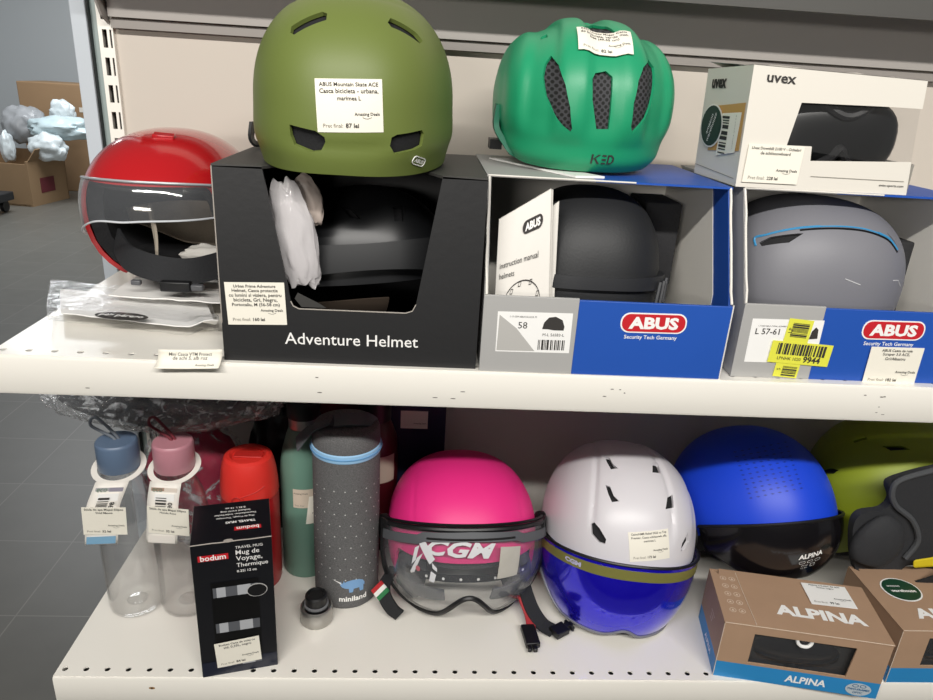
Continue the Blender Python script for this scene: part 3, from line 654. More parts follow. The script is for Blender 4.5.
def fqs(o_):
    return lambda p: fq(p, -.0005-o_)
uo = fq(V((.185, .2, 0))); sticker(ux, frame(uo+V((.001, -.0012, .001)), (1, .02, 0), (.02, 0, 1)), .056, .036, ['Uvex Downhill 2100 V - Ochelari', 'de schi/snowboard'], '228 lei', lh=.0034)
gg = thing('ski_goggles', 'black ski goggles behind the window of the white box', 'goggles', (.846, .084, US+.2455))
ge = Egg(.068, .02, .03, .042, .042, 2.6)
(pv, ring, _) = patch_vf(ge, -100, 100, lambda a: 48, lambda a: -48+18*math.exp(-(a/14)**2), 0, .003, 50, 14)
one(pv, mat('black_mirror_lens', '08090B', .3), 'lens', gg); one(tube(ring, .005, 8, True), BLACKP, 'frame', gg)
one(vbox(-.06, .06, .006, .016, -.04, -.01), BLACKM, 'strap', gg, smooth=0, bevel=.004)
# ================================================================ UPPER SHELF: the helmets in the open
# ---- olive helmet
OL = mat('matte_olive_shell', '687538', .5, bump=.03, bscale=500)
gr = thing('helmet', 'olive green matte helmet resting on the black window box', 'helmet', (.3435, .088, US+.249), (R(0), 0, R(-2)))
def dg(az, el, d):
    a, e = math.degrees(az), math.degrees(el)
    g = -.0016*math.exp(-((e+13-.012*a*a*.3)/2.2)**2)*(1-smooth(abs(a), 12, 24))
    g += .002*smooth(e, -24, -14)*math.exp(-((e+14)/9)**2)*smooth(abs(a), 10, 26)
    g -= .0012*math.exp(-((e-52)/3)**2)*(1-smooth(abs(a), 50, 80))
    return g
eg = Egg(.0965, .139, .138, .104, .12, 2.3, dg)
rim = lambda a: -23.2 - 6.4*sin(R(a))**2
_, sf = helmet(gr, eg, rim, OL, vents=[[(288, 123), (316, 130), (326, 137), (327, 142), (322, 152), (312, 153), (293, 145), (289, 135)], [(390, 137), (396, 134), (423, 129), (425, 133), (423, 146), (416, 150), (393, 155), (388, 146)],
    [(289, 34), (290, 27), (324, 11), (329, 13), (328, 20), (293, 36)], [(386, 22), (389, 17), (417, 33), (424, 42), (421, 45), (390, 27)]], nu=160, nv=64, linerrim=lambda a: rim(a)+4, depth=.016)
sticker(gr, sf.fr(349.5, 106, 2), .0555, .0425, ['ABUS Mountain Skate ACE', 'Casca bicicleta - urbana,', 'marimea L'], '87 lei', sf.bvh, lh=.0042)
bd = MB(); f_ = sf.fr(418.5, 161, 10)
bd.add(plate(rrect(.0205, .0082, .0036, 5), [rrect(.0188, .0067, .003, 5)], .0006), WHITEP, sf.map(f_, .0009)); bd.add(txt('ABUS', w=.0145, bold=.04, sx=1.2), WHITEP, sf.map(f_, .0009)); bd.build('logo', gr, smooth=0)
sb = MB(); W2 = world(gr).inverted()
sb.add(ribbon([W2 @ V(p) for p in spline([(.256, .15, US+.212), (.24, .15, US+.1995), (.227, .145, US+.1985), (.222, .14, US+.206), (.224, .14, US+.222)], 5)], .016, .003, (0, 1, 0)), BLACKP); sb.build('strap', gr)
# ---- teal child's helmet
TE = mat('matte_teal_shell', '1F9467', .42, bump=.03, bscale=500)
te = thing('helmet', 'teal green child helmet with black netted vents on top of the blue box', 'helmet', (.588, .18, US+.2600), (R(1), 0, R(1)))
def dt(az, el, d):
    e = math.degrees(el); a = math.degrees(az); s = d.x
    f = smooth(e, -19, -4)*(1-.5*smooth(abs(a), 100, 160))
    g = -.0036*math.tanh(2.2*cos(2*pi*s/.52))*f*(1-smooth(abs(s), .78, .95)) - .0015*f
    g += .007*(1-smooth(e, -27, -16))*(1-smooth(abs(a), 42, 75))         # small front peak
    g -= .0025*math.exp(-((e+8+.1*abs(a))/4)**2)*smooth(abs(a), 55, 75)
    return g
eg = Egg(.0995, .126, .122, .088, .082, 2.3, dt)
rim = lambda a: -32 - 1*sin(R(abs(a)))**2
NET = bpy.data.materials.new('black_vent_netting'); NET.use_nodes = True; nt = NET.node_tree; nb = nt.nodes['Principled BSDF']; nb.inputs['Roughness'].default_value = .8
tc = nt.nodes.new('ShaderNodeTexCoord'); mpn = nt.nodes.new('ShaderNodeMapping'); mpn.inputs['Rotation'].default_value = (0, R(45), 0); vo = nt.nodes.new('ShaderNodeTexVoronoi'); vo.inputs['Randomness'].default_value = 0; vo.inputs['Scale'].default_value = 210
cr = nt.nodes.new('ShaderNodeValToRGB'); cr.color_ramp.elements[0].position = .3; cr.color_ramp.elements[0].color = (.004, .004, .004, 1); cr.color_ramp.elements[1].position = .42; cr.color_ramp.elements[1].color = (.045, .045, .05, 1)
vo.voronoi_dimensions = '2D'; sx = nt.nodes.new('ShaderNodeSeparateXYZ'); cx_ = nt.nodes.new('ShaderNodeCombineXYZ')
nt.links.new(tc.outputs['Object'], mpn.inputs[0]); nt.links.new(mpn.outputs[0], sx.inputs[0]); nt.links.new(sx.outputs[0], cx_.inputs[0]); nt.links.new(sx.outputs[2], cx_.inputs[1]); nt.links.new(cx_.outputs[0], vo.inputs['Vector']); nt.links.new(vo.outputs['Distance'], cr.inputs[0]); nt.links.new(cr.outputs[0], nb.inputs['Base Color'])
_, sf = helmet(te, eg, rim, TE, vents=[[(551, 54), (545, 62), (542, 75), (545, 96), (553, 114), (563, 128), (571, 134), (573, 130), (571, 108), (566, 84), (559, 64)],
    [(595, 72), (606, 70), (613, 76), (612, 100), (609, 131), (596, 131), (592, 100), (592, 78)], [(648, 58), (654, 66), (655, 82), (650, 108), (640, 126), (631, 135), (630, 128), (633, 104), (638, 80), (643, 66)],
    [(541, 37), (547, 34), (548, 37), (540, 40)], [(583, 29), (592, 25), (606, 26), (616, 32), (600, 34)]], liner_m=NET, nu=170, nv=70, depth=.014, grow=1.1, th=.003, gap=.0005, linerrim=lambda a: rim(a)+5)
sticker(te, sf.fr(603.5, 45, -4), .0555, .036, ['KED Unisex Meggy Casca', 'de bicicleta, verde mat,', 'S/M (49-55 cm)'], '82 lei', sf.bvh, lh=.0041, off=.003)
sticker_f = sf.fr(602, 159.5, -1); mb = MB()
# spaced-bar lettering KED
def bars(ls): 
    for l in ls: mb.add(([V((a, b, 0)) for a, b in l], [tuple(range(len(l)))]), INK, sf.map(sticker_f, .0008))
def bar(x0, x1, y0, y1): return [(x0, y0), (x1, y0), (x1, y1), (x0, y1)]
bars([bar(-.0118, -.0098, -.0052, .0052), [(-.0098, -.0006), (-.0098, .0006), (-.0048, .0052), (-.0022, .0052)], [(-.0085, 0), (-.0068, .0008), (-.0022, -.0052), (-.0048, -.0052)]])
bars([bar(-.0006, .004, y-.0009, y+.0009) for y in (-.0043, 0, .0043)])
bars([bar(.0055, .0073, -.0052, .0052), [(.0073, .0036), (.0073, .0052), (.0098, .0052), (.0126, .0022), (.0126, -.0022), (.0098, -.0052), (.0073, -.0052), (.0073, -.0036), (.0093, -.0036), (.0109, -.0015), (.0109, .0015), (.0093, .0036)]])
mb.build('logo', te, smooth=0, recalc=False)
W2 = world(te).inverted(); mb = MB()
mb.add(ribbon([W2 @ V(p) for p in spline([(.493, .15, US+.255), (.492, .15, US+.232), (.503, .14, US+.214), (.512, .135, US+.205), (.524, .15, US+.204)], 5)], .018, .006, (0, 1, 0)), mat('dark_teal_rubber', '1B6B52', .6)); mb.add(vbox(-.1, -.086, -.01, .014, -.055, -.044), BLACKP); mb.build('side_band', te)
pp = thing('paper_sheet', 'folded white paper peeking out under the teal helmet', 'paper', (.54, .088, US+.1916))
one(hexa([(-.05, .1, 0), (.028, -.038, 0), (-.03, .11, 0), (.06, -.03, 0), (-.05, .1, .0018), (.028, -.038, .0022), (-.03, .11, .0018), (.06, -.03, .0022)]), WHITEP, 'sheet', pp, smooth=0)
# ---- red open-face helmet with a clear visor
RED = mat('glossy_red_shell', 'AE181D', .16, coat=.6)
rd_ = thing('helmet', 'red open face helmet with clear visor at the left end of the upper shelf', 'helmet', (.114, .197, US+.113), (R(2), 0, R(-4)))
eg = Egg(.093, .114, .125, .092, .098, 2.25)
rim = lambda a: 23 - (74 - 6*smooth(abs(a), 100, 180))*smooth(abs(a), 44, 66)
_, sf = helmet(rd_, eg, rim, RED, th=.005, nu=180, nv=60, liner_th=.016, linerrim=lambda a: rim(a)-1.5)
(pv, ring, rk) = patch_vf(eg, -76, 76, lambda a: 25-5*(a/84)**2, lambda a: -17+22*smooth(a, -75, -8)-1.5*math.exp(-((a+8)/12)**2), .003, .0022, 70, 16)
VIS = clear('clear_visor_plastic', haze=.05, hazecol='C9CDD3', rough=.05, edge=1.5)
vo_ = one(pv, VIS, 'visor', rd_)
mb = MB(); mb.add(tube(ring[:71], .0011, 6), mat('visor_edge', 'C9CCD0', .2)); mb.build('visor_edge', rd_)
mb = MB(); mb.add(tube(ring[86:160], .0014, 6), mat('visor_top_edge', '9C9FA3', .25)); mb.build('visor_top_edge', rd_)
f_ = sf.fr(164, 137, -4); mb = MB(); vs, fs = vbox(-.0115, .0115, -.005, .005, -.002, .0035); mb.add((vs, fs), RED, f_); mb.build('visor_clip', rd_, bevel=.001)
TAN = mat('greige_textile', 'A09383', .9, bump=.4, bscale=220)
one(patch_vf(Egg(.066, .09, .094, .065, .07), 140, 262, lambda a: -6, lambda a: -47+24*smooth(a, 185, 262), 0, .004, 30, 8)[0], TAN, 'rear_lining', rd_)
W2 = world(rd_).inverted()
def ib(pts, m, nm, w_, th_=.003, wd=(0, .3, 1), par=rd_, inv=None): return one(ribbon([(inv or W2) @ V(p) for p in spline(pts, 6)], w_, th_, wd), m, nm, par)
ib([(.052, .165, US+.078), (.075, .138, US+.064), (.11, .125, US+.056), (.15, .13, US+.053), (.19, .16, US+.06)], mat('black_strap_webbing', '1C1D20', .8, bump=.3, bscale=300), 'chin_strap', .03)
one(tube([eg.pt(R(a_), R(-49), -.014) for a_ in range(62, 300, 8)], .012, 10), BLACKM, 'neck_roll', rd_)
ib([(.085, .19, US+.115), (.098, .165, US+.083), (.104, .145, US+.058)], mat('cream_strap', 'A89E8F', .8), 'thin_strap', .007)
one(vbox(.118, .152, .108, .118, US+.033, US+.045), BLACKP, 'buckle', rd_, W2, bevel=.0015)
one(vbox(.152, .166, .109, .117, US+.035, US+.042), mat('grey_buckle', '57585B', .4), 'buckle_tongue', rd_, W2, bevel=.0015)
one(vbox(.082, .093, .118, .125, US+.036, US+.042), MATS['grey_buckle'], 'strap_slider', rd_, W2, bevel=.0015)
mb = MB(); d0 = eg.pt(R(-68), R(-34)); f_ = frame(d0, (cos(R(-68)), sin(R(-68)), 0), (0, 0, 1)); mb.add(txt('//', h=.006, bold=.02), WHITEP, sf.map(f_, .0006)); mb.build('side_mark', rd_, smooth=0)
pk = bag('paper_crumple', 'crumpled white paper stuffed inside the red open face helmet', (.158, .165, US+.062), (.032, .016, .014), mat('crumpled_paper', 'CFCBC4', .7), 41, .2); pk['category'] = 'paper'
# ---- plastic pouches under it
PAPW = mat('white_leaflet', 'F3F2F0', .6, bump=.25, bscale=40)
def crumple_sheet(pts, z, th, nz, m, name, parent, nx=22, ny=12, amp=.004, seed=0, off=None):
    """sheet over four ground corners (back-left, back-right, front-right, front-left) with gentle creases"""
    vs = []
    for j in range(ny+1):
        for i in range(nx+1):
            p = V(pts[0]).lerp(V(pts[1]), i/nx).lerp(V(pts[3]).lerp(V(pts[2]), i/nx), j/ny)
            p.z += z + amp*abs(mn.noise(V((p.x*30+seed, p.y*30, seed)))) + (off(i/nx, j/ny) if off else 0); vs.append(p)
    n0 = len(vs); vs2 = vs + [p-V((0, 0, th)) for p in vs]; _, fs = sheet(1, 1, nx, ny)
    fs = fs + [tuple(n0+k for k in reversed(f)) for f in fs]; W1 = nx+1
    rg = list(range(W1)) + [j*W1+nx for j in range(1, ny+1)] + [ny*W1+i for i in range(nx-1, -1, -1)] + [j*W1 for j in range(ny-1, 0, -1)]
    fs += [(a, b, b+n0, a+n0) for a, b in zip(rg, rg[1:]+rg[:1])]
    return one((vs2, fs), m, name, parent, smooth=50)
g = lambda px, py, z=0: onZ(px, py, US+z)-V((.12, .08, US))
po = thing('plastic_pouch', 'clear plastic pouch with a white leaflet on the shelf under the red helmet', 'pouch', (.12, .08, US))
A = [g(60, 291, .012), g(205, 300, .012), g(219, 333, .008), g(62, 322, .004)]
A = [V((p.x, p.y, 0)) for p in A]
crumple_sheet(A, .0105, .0012, 0, PAPW, 'leaflet', po, amp=.003, seed=3, off=lambda u, v: .012*math.exp(-((v-1)/.12)**2)*smooth(u, .8, .95)+.004*(1-u))
FILM = clear('clear_pouch_film', haze=.035, rough=.06, bump=.25, bscale=40)
B = [A[0]+V((-.012, .006, 0)), A[1]+V((.002, .004, 0)), A[2]+V((.002, -.004, 0)), A[3]+V((-.01, -.008, 0))]
fo_ = crumple_sheet(B, .0175, .0155, 0, FILM, 'film', po, amp=.003, seed=9, off=lambda u, v: .006*(1-u)+.012*math.exp(-((v-1)/.12)**2)*smooth(u, .8, .95))
mb = MB(); c = V((g(122, 320, .015).x, g(122, 320, .015).y, .0195)); fz = frame(c, (1, -.12, 0), (.1, 1, 0))
mb.add(plate(ell(.029, .0115, 30), (), .0003), INK, fz); mb.add(txt('peg pérego', w=.048, bold=.03), WHITEP, frame(c+V((0, 0, .0004)), (1, -.12, 0), (.1, 1, 0))); mb.build('logo', po, smooth=0)
pl = thing('leaflet', 'white folded instruction leaflet right beneath the red helmet', 'leaflet', (.14, .15, US))
C_ = [V((-.085, .1, 0)), V((.07, .1, 0)), V((.078, -.045, 0)), V((-.085, -.03, 0))]
crumple_sheet(C_, .0235, .0015, 0, mat('leaflet_paper', 'ECEAE6', .65, bump=.2, bscale=50), 'sheets', pl, amp=.002, seed=12, off=lambda u, v: -.001)
mb = MB(); fz = frame((.015, -.006, .0262), (1, -.05, 0), (.05, 1, 0)); mb.add(plate(rrect(.07, .012, .005, 4), [rrect(.0685, .0105, .0045, 4)], .0002), INKG, fz); mb.add(txt('regolazione', w=.04), INK, fz); mb.build('print', pl, smooth=0)
# ---- price sticker on the shelf edge
lb_ = thing('price_label', 'curled cream price label stuck on the front edge of the upper shelf', 'label', (.188, -.0135, US))
fz = frame((0, -.0022, .0022), (1, 0, .04), (.02, .55, .85))
mb = MB(); vs, fs = sheet(.0625, .0195, 10, 8)
cv = lambda p: fz @ V((p.x+.15*p.y, p.y, .06*(p.x/.03)**2*.03+.004*abs(p.y/.01)**2)); mb.add((vs, fs), PAPER, cv); o = mb.build('label_sheet', lb_, smooth=60)
so = o.modifiers.new('thickness', 'SOLIDIFY'); so.thickness = .0004; so.offset = -1
mb = MB(); cv2 = lambda p: cv(p)+fz.to_3x3() @ V((0, 0, .0006))
mb.add(txt('Mini Casca VTM Protect', w=.042, cy=.0055, bold=.01), INK, cv2); mb.add(txt('de schi S, alb roz', w=.034, cy=.0015, bold=.01), INK, cv2); mb.add(txt('Amazing Deals', w=.019, cx=.016, cy=-.006, bold=.01), INK, cv2)
mb.build('print', o, smooth=0, recalc=False)
# ================================================================ LOWER SHELF: bottles and mugs
CLR = clear('clear_bottle_plastic', col=(.99, .99, .99), haze=.012, hazecol='DADDDF', rough=.02, edge=1.5)
def water_bottle(label, x, y, capcol, colname, cardm, code, lines, price, lean, loopcol, grp, slant=.09, shift=0, sx_=.009):
    b = thing('water_bottle', label, 'bottle', (x, y, LS), (0, 0, lean), grp)
    CAPM = mat(colname+'_cap', capcol, .4)
    out = [(.004, .0062), (.014, .0045), (.03, .0012), (.0335, .0035), (.0352, .010), (.0355, .03), (.0357, .12), (.0355, .15), (.034, .166), (.0305, .181), (.0262, .192), (.0235, .199), (.0225, .207), (.0225, .214)]
    inn = [(r-.0016, z+.0015) for r, z in out[1:]][::-1]
    vs, fs = [], []
    prof = out + [(.0209, .214)] + [(max(r, .002), z) for r, z in inn] + [(.002, .0075)]
    one(lathe(prof, 48), CLR, 'bottle_body', b, smooth=60)
    mb = MB(); mb.add(lathe([(.0105, .0067), (.012, .0072), (.0125, .0076), (.0135, .0067)], 24), CLR); mb.add(lathe([(.0345, .147), (.0358, .148), (.0358, .151), (.0345, .152)], 40), CLR); mb.build('moulded_ring', b)
    one(lathe([(.0205, .215), (.0242, .2155), (.0248, .2165), (.0248, .249), (.0243, .2515), (.0228, .2532), (.004, .2536), (.0035, .2536)], 44), CAPM, 'cap', b, smooth=40)
    one(tube(spline([(.003, .002, .252), (-.002, .001, .262), (-.0125, 0, .277), (-.02, 0, .284), (-.026, 0, .281), (-.0265, 0, .273), (-.017, 0, .2655), (-.005, 0, .2575), (0, -.001, .252)], 6), .0019, 8), mat(loopcol[0], loopcol[1], .6), 'cord_loop', b)
    # swing card hung round the neck: ring over the cap, card hanging in front
    ringf = frame((0, -.002, .2165), (1, 0, .02), (0, 1, .28))
    one(plate(ell(.0322, .0322, 36), [ell(.0252, .0252, 36)], .0008), mat('card_white', 'E9E4DC', .6), 'neck_ring', b, ringf, smooth=0)
    def cm(p):   # card falls from the ring's front and stands slightly off the bottle
        t = -p.y; y_ = -.031-.0085*math.sin(min(1, t/.03)*pi/2)-.004*t/.07; return V((p.x-slant*t-shift*min(1, t/.03), y_, .2115+p.y))
    cw = .0385; mb = MB(); vs, fs = sheet(cw, .082, 4, 10, 0, -.041); mb.add((vs, fs), MATS['card_white'], cm); o = mb.build('swing_card', b, smooth=60); sd = o.modifiers.new('thickness', 'SOLIDIFY'); sd.thickness = .0006
    pr = MB(); e = lambda k: (lambda p: cm(p)+V((0, -.0006-.0004*k, 0)))
    pr.add(rect2(-.016, .016, -.044, -.006), cardm[0], e(1)); pr.add(rect2(.000, .016, -.044, -.006), cardm[1], e(1.4)); pr.add(txt('eco', w=.012, cx=-.008, cy=-.0085), mat('eco_ink', '54705A', .6), e(2))
    pr.add(rect2(-.0105, .0135, -.044, -.0125), WHITEP, e(2)); barcode(pr, .013, .026, INK, e(3), -.002, -.029, 30, vert=True, seed=int(x*1000)); pr.add(txt(code, w=.0155, cx=.0095, cy=-.03, rot=pi/2, bold=.02), INK, e(3))
    pr.add(rect2(-.017, .017, -.0805, -.07), cardm[2], e(1)); pr.build('print', o, smooth=0, recalc=False)
    c = cm(V((0, -.047, 0))); sticker(b, frame(c+V((sx_, -.0028, 0)), (1, .03, -.07), (.09, -.05, 1)), .05, .041, lines, price, lh=.0034)
    return b
WB = 'clear water bottles with swing cards'
water_bottle('clear water bottle with blue grey cap and a white hang card', .0425, .117, '5D7089', 'slate_blue', (mat('card_grey', 'A8A6A8', .6), mat('card_purple_grey', '8E8A96', .6), mat('card_sky', '7AA6C4', .6)), '9398', ['Sticla de apa Mepal Ellipse', 'Vivid Mauve'], '32 lei', R(6), ('grey_cord', '6A7078'), WB, .13, .008, .004)
water_bottle('clear water bottle with dusty pink cap and a white hang card', .1105, .119, 'B9808B', 'dusty_pink', (mat('card_rose', 'A88878', .6), mat('card_pale', 'D8CCC0', .6), mat('card_plain', 'E2DCD4', .6)), '8890', ['Sticla de apa Mepal Ellipse', 'Nordic Rose'], '32 lei', R(-3), ('wine_cord', '6E2530'), WB)
# ---- travel mug carton
bd = thing('mug_box', 'tall black travel mug box with a pictured mug on its front', 'box', (.1675, -.012, LS), (0, 0, R(14)))
BK = mat('glossy_black_card', '121318', .3, coat=.2); w_, d_, h_ = .0885, .08, .1925
one(vbox(0, w_, 0, d_, 0, h_), BK, 'carton', bd, smooth=0, bevel=.0008)
fb = lambda p: V((p.x, -.0006-p.z, p.y)); ft = lambda p: V((w_-p.x, d_-p.y, h_+.0008+p.z)); REDP = MATS['signal_red_print']
SHINE = mat('printed_steel', 'AFB1B5', .3); DK = mat('printed_dark_blue', '1C2030', .35)
mb = MB(); mb.add(rect2(.018, .071, .02, .138), mat('printed_mug_black', '060608', .35), fb); mb.add(rect2(.0005, w_-.0005, .0005, .022), DK, fb); mb.build('picture_panel', bd, smooth=0, recalc=False)
f2_ = lambda p: V((p.x, -.0012-p.z, p.y))
SH2 = mat('printed_steel_dark', '5A5C61', .35)
for z0, z1 in ((.117, .131), (.065, .079), (.012, .02)):
    mb = MB()
    for x0, x1, m_ in ((.02, .024, SH2), (.024, .034, SHINE), (.034, .047, SH2), (.047, .062, SHINE), (.062, .07, SH2)): mb.add(rect2(x0, x1, z0, z1), m_, f2_)
    mb.build('pictured_mug_band', bd, smooth=0, recalc=False)
mb = MB(); mb.add(plate(ell(.0118, .0095, 26, .069, .121), (), 0), mat('label_grey2', 'B5B4B2', .5), lambda p: V((p.x, -.0016, p.y))); mb.add(plate(ell(.0108, .0085, 26, .069, .121), (), 0), BLACKP, lambda p: V((p.x, -.002, p.y))); mb.build('round_badge', bd, smooth=0, recalc=False)
def logo_red(f, cx, cy, w0): 
    m2 = MB(); m2.add(rect2(cx-w0/2, cx+w0/2, cy-w0*.12, cy+w0*.12), REDP, f); g2 = lambda p: f(V((p.x, p.y, p.z+.0004))); m2.add(txt('bodum', w=w0*.84, cx=cx, cy=cy+.0004, bold=.02), WHITEP, g2); m2.build('logo', bd, smooth=0, recalc=False)
logo_red(fb, .0235, .1735, .033); logo_red(ft, .026, .058, .03)
mb = MB(); mb.add(txt('TRAVEL MUG', w=.03, cx=.048, cy=.1835, anchor='L'), WHITEP, fb); mb.add(txt('Mug de', w=.026, cx=.048, cy=.1755, anchor='L', bold=.004), WHITEP, fb); mb.add(txt('Voyage,', w=.029, cx=.048, cy=.167, anchor='L', bold=.004), WHITEP, fb)
mb.add(txt('Thermique', w=.035, cx=.048, cy=.158, anchor='L', bold=.004), WHITEP, fb); mb.add(txt('0.35l 12 oz', w=.022, cx=.048, cy=.1505, anchor='L', bold=.01), WHITEP, fb); mb.build('lettering', bd, smooth=0, recalc=False)
mb = MB(); mb.add(txt('TRAVEL MUG', w=.034, cx=.034, cy=.044, bold=.035), WHITEP, ft)
for k, s_ in enumerate(('Mug de Voyage, Thermique', 'Thermobecher, Isolierbecher', 'Isolated travel mug', '0.35 l, 12 oz')): mb.add(txt(s_, w=.0018*len(s_), cx=.04, cy=.034-.0066*k, bold=.015), WHITEP, ft)
mb.build('lettering', bd, smooth=0, recalc=False)
mb = MB(); mb.add(tube([(x*w_/8, -.0003, h_+.0002*((x*7) % 3)) for x in range(9)], .0007, 5), EDGE); mb.add(plate(ell(.0052, .0028, 16), (), .0008), EDGE, frame((.041, .001, h_+.0005), (1, 0, 0), (0, 1, 0))); mb.build('worn_edge', bd)
sticker(bd, frame((.043, -.0024, .0335), (1, 0, .05), (-.02, 0, 1)), .0515, .037, ['Bodum Cana de voiaj cu', 'vid, 0,35L, negru'], '84 lei', lh=.0036)
# ---- red flask
rf = thing('flask', 'red insulated flask with an orange red cap behind the mug box', 'bottle', (.188, .172, LS))
REDF = mat('red_metallic_flask', 'A3141B', .35, coat=.2); ORG = mat('coral_red_cap', 'D9322A', .42)
one(lathe([(.034, 0), (.0375, .002), (.0385, .006), (.039, .02), (.039, .142), (.038, .148)], 44), REDF, 'flask_body', rf)
cap = one(lathe([(.038, .148), (.0385, .1485), (.0392, .151), (.0385, .165), (.0368, .183), (.0345, .196), (.0318, .2035), (.0275, .2065), (.024, .2068), (.0215, .2045), (.021, .2025), (.003, .2025)], 44), ORG, 'cap', rf)
mb = MB(); mb.add(tube([V((-.008+.0058*cos(R(a)), -.0397-.0005, .156+.0058*sin(R(a)))) for a in range(0, 360, 20)], .0008, 6, True), mat('coral_shade', 'B8241F', .5)); mb.add(tube(spline([(-.002, -.0392, .161), (.006, -.0382, .164), (.018, -.034, .168), (.027, -.0278, .173)], 5), .0006, 6), MATS['coral_shade']); mb.add(tube([(.001, -.0392, .15), (.001, -.0392, .16)], .0007, 6), MATS['coral_shade']); mb.build('latch', cap)
mb = MB(); mb.add(vbox(-.018, .02, -.006, .008, .2025, .2048), MATS['coral_shade']); mb.build('lid_recess', cap, bevel=.001)
# ---- green steel bottle
gb = thing('flask', 'sage green steel bottle with black lid behind the grey felt sleeve', 'bottle', (.2585, .205, LS))
SAGE = mat('sage_green_coat', '668A7B', .4)
one(lathe([(.03, 0), (.0335, .0015), (.0345, .005), (.0345, .165), (.0338, .18), (.0305, .2), (.0255, .218), (.022, .23), (.021, .235)], 44), SAGE, 'flask_body', gb)
one(lathe([(.0195, .235), (.0205, .2355), (.0205, .25), (.0195, .2505)], 40), STEEL, 'steel_collar', gb)
one(lathe([(.02, .2505), (.0222, .251), (.0225, .253), (.0225, .272), (.021, .275), (.018, .2755), (.016, .273), (.002, .2725)], 40), BLACKP, 'lid', gb)
mb = MB(); cylm = lambda r: (lambda p: V((r*sin(p.x/r), -r*cos(p.x/r), p.y)))
mb.add(sheet(.036, .03, 10, 2, .006, .137), mat('beige_round_label', 'CFC0AE', .6), cylm(.0349)); s1 = mb.build('price_sticker', gb); pr = MB(); pr.add(txt('Amazing Deals', w=.02, cx=-.001, cy=.145), INK, cylm(.0352)); pr.add(txt('Pret final', w=.013, cx=-.003, cy=.126), INKG, cylm(.0352)); pr.build('print', s1, smooth=0, recalc=False)
mb = MB(); mb.add(sheet(.028, .045, 8, 3, .022, .118), PAPER, lambda p: cylm(.0354)(V((p.x+.12*(p.y-.118), p.y, 0)))); s1 = mb.build('paper_tag', gb); pr = MB()
for k, s_ in enumerate(('m', 'ste', 'mat', 'S/')): pr.add(txt(s_, h=.003, cx=.019, cy=.131-.009*k), INK, cylm(.0358))
pr.build('print', s1, smooth=0, recalc=False)
# ---- grey felt bottle sleeve
fs_ = thing('bottle_sleeve', 'grey felt insulated bottle sleeve with sky blue zip and rhino patch', 'sleeve', (.3235, .150, LS), (0, 0, R(4)))
FELT = bpy.data.materials.new('heather_grey_felt'); FELT.use_nodes = True; t_ = FELT.node_tree; p_ = t_.nodes['Principled BSDF']; p_.inputs['Roughness'].default_value = .95
tc = t_.nodes.new('ShaderNodeTexCoord'); n1 = t_.nodes.new('ShaderNodeTexNoise'); n1.inputs['Scale'].default_value = 520; n1.inputs['Detail'].default_value = 4; mp_ = t_.nodes.new('ShaderNodeMapping'); mp_.inputs['Scale'].default_value = (1, 1, 3)
cr = t_.nodes.new('ShaderNodeValToRGB'); cr.color_ramp.elements[0].position = .35; cr.color_ramp.elements[0].color = (*lin('525253'), 1); cr.color_ramp.elements[1].position = .68; cr.color_ramp.elements[1].color = (*lin('737272'), 1)
bp = t_.nodes.new('ShaderNodeBump'); bp.inputs['Strength'].default_value = .4; bp.inputs['Distance'].default_value = .002
t_.links.new(tc.outputs['Object'], mp_.inputs[0]); t_.links.new(mp_.outputs[0], n1.inputs['Vector']); t_.links.new(n1.outputs['Fac'], cr.inputs[0]); t_.links.new(cr.outputs[0], p_.inputs['Base Color']); t_.links.new(n1.outputs['Fac'], bp.inputs['Height']); t_.links.new(bp.outputs[0], p_.inputs['Normal'])
one(lathe([(.036, 0), (.0425, .002), (.0445, .008), (.0448, .05), (.0446, .232)], 56), FELT, 'sleeve_body', fs_)
one(lathe([(.0446, .2445), (.0448, .246), (.044, .264), (.042, .2685), (.036, .271), (.002, .272)], 56), FELT, 'lid', fs_)
ZIP = mat('sky_blue_zip', '96C3E6', .6, bump=.2, bscale=300)
one(lathe([(.0445, .232), (.0458, .2335), (.0462, .238), (.0458, .243), (.0445, .2445)], 56), ZIP, 'zip', fs_)
one(tube([(.0466*cos(2*pi*k/56), .0466*sin(2*pi*k/56), .2383) for k in range(56)], .0009, 5, True), mat('zip_teeth', '5E93BF', .5), 'zip_teeth', fs_)
GST = mat('dark_grey_webbing', '5C5F63', .8, bump=.3, bscale=300)
one(ribbon(spline([(-.064, .0, .237), (-.055, -.006, .252), (-.04, -.012, .268), (-.015, -.014, .2785), (.012, -.012, .280), (.03, -.004, .275), (.041, .006, .262)], 7), .021, .0024, [(.45, -.85, .3)]*3*7+[(0, .9, .35)]*(3*7+1)), GST, 'carry_strap', fs_)
cm2 = cylm(.0451); mb = MB(); rdm = random.Random(5); dots = []
for r_ in range(9):
    for c_ in range(9):
        x = -.058+.0145*c_+(.00725 if r_ % 2 else 0); z = .052+.0175*r_
        if z < .2: mb.add(plate([(x-.0011, z-.0008), (x+.0011, z-.0008), (x, z+.0013)], (), 0), mat('sewn_white', 'D9D9D6', .7), cm2)
do = mb.build('dot_pattern', fs_, smooth=0, recalc=False); do['kind'] = 'stuff'
rh = [(-.0165, .001), (-.0155, .008), (-.0145, .0035), (-.0125, .0045), (-.0118, .0085), (-.0105, .005), (-.007, .0072), (0, .0085), (.008, .0078), (.0135, .005), (.0162, .0005), (.016, -.004), (.0145, -.0025), (.0145, -.0115), (.0095, -.0115), (.0085, -.0055), (.001, -.0058), (0, -.0112), (-.0048, -.0112), (-.0052, -.005), (-.0095, -.0045), (-.014, -.0025)]
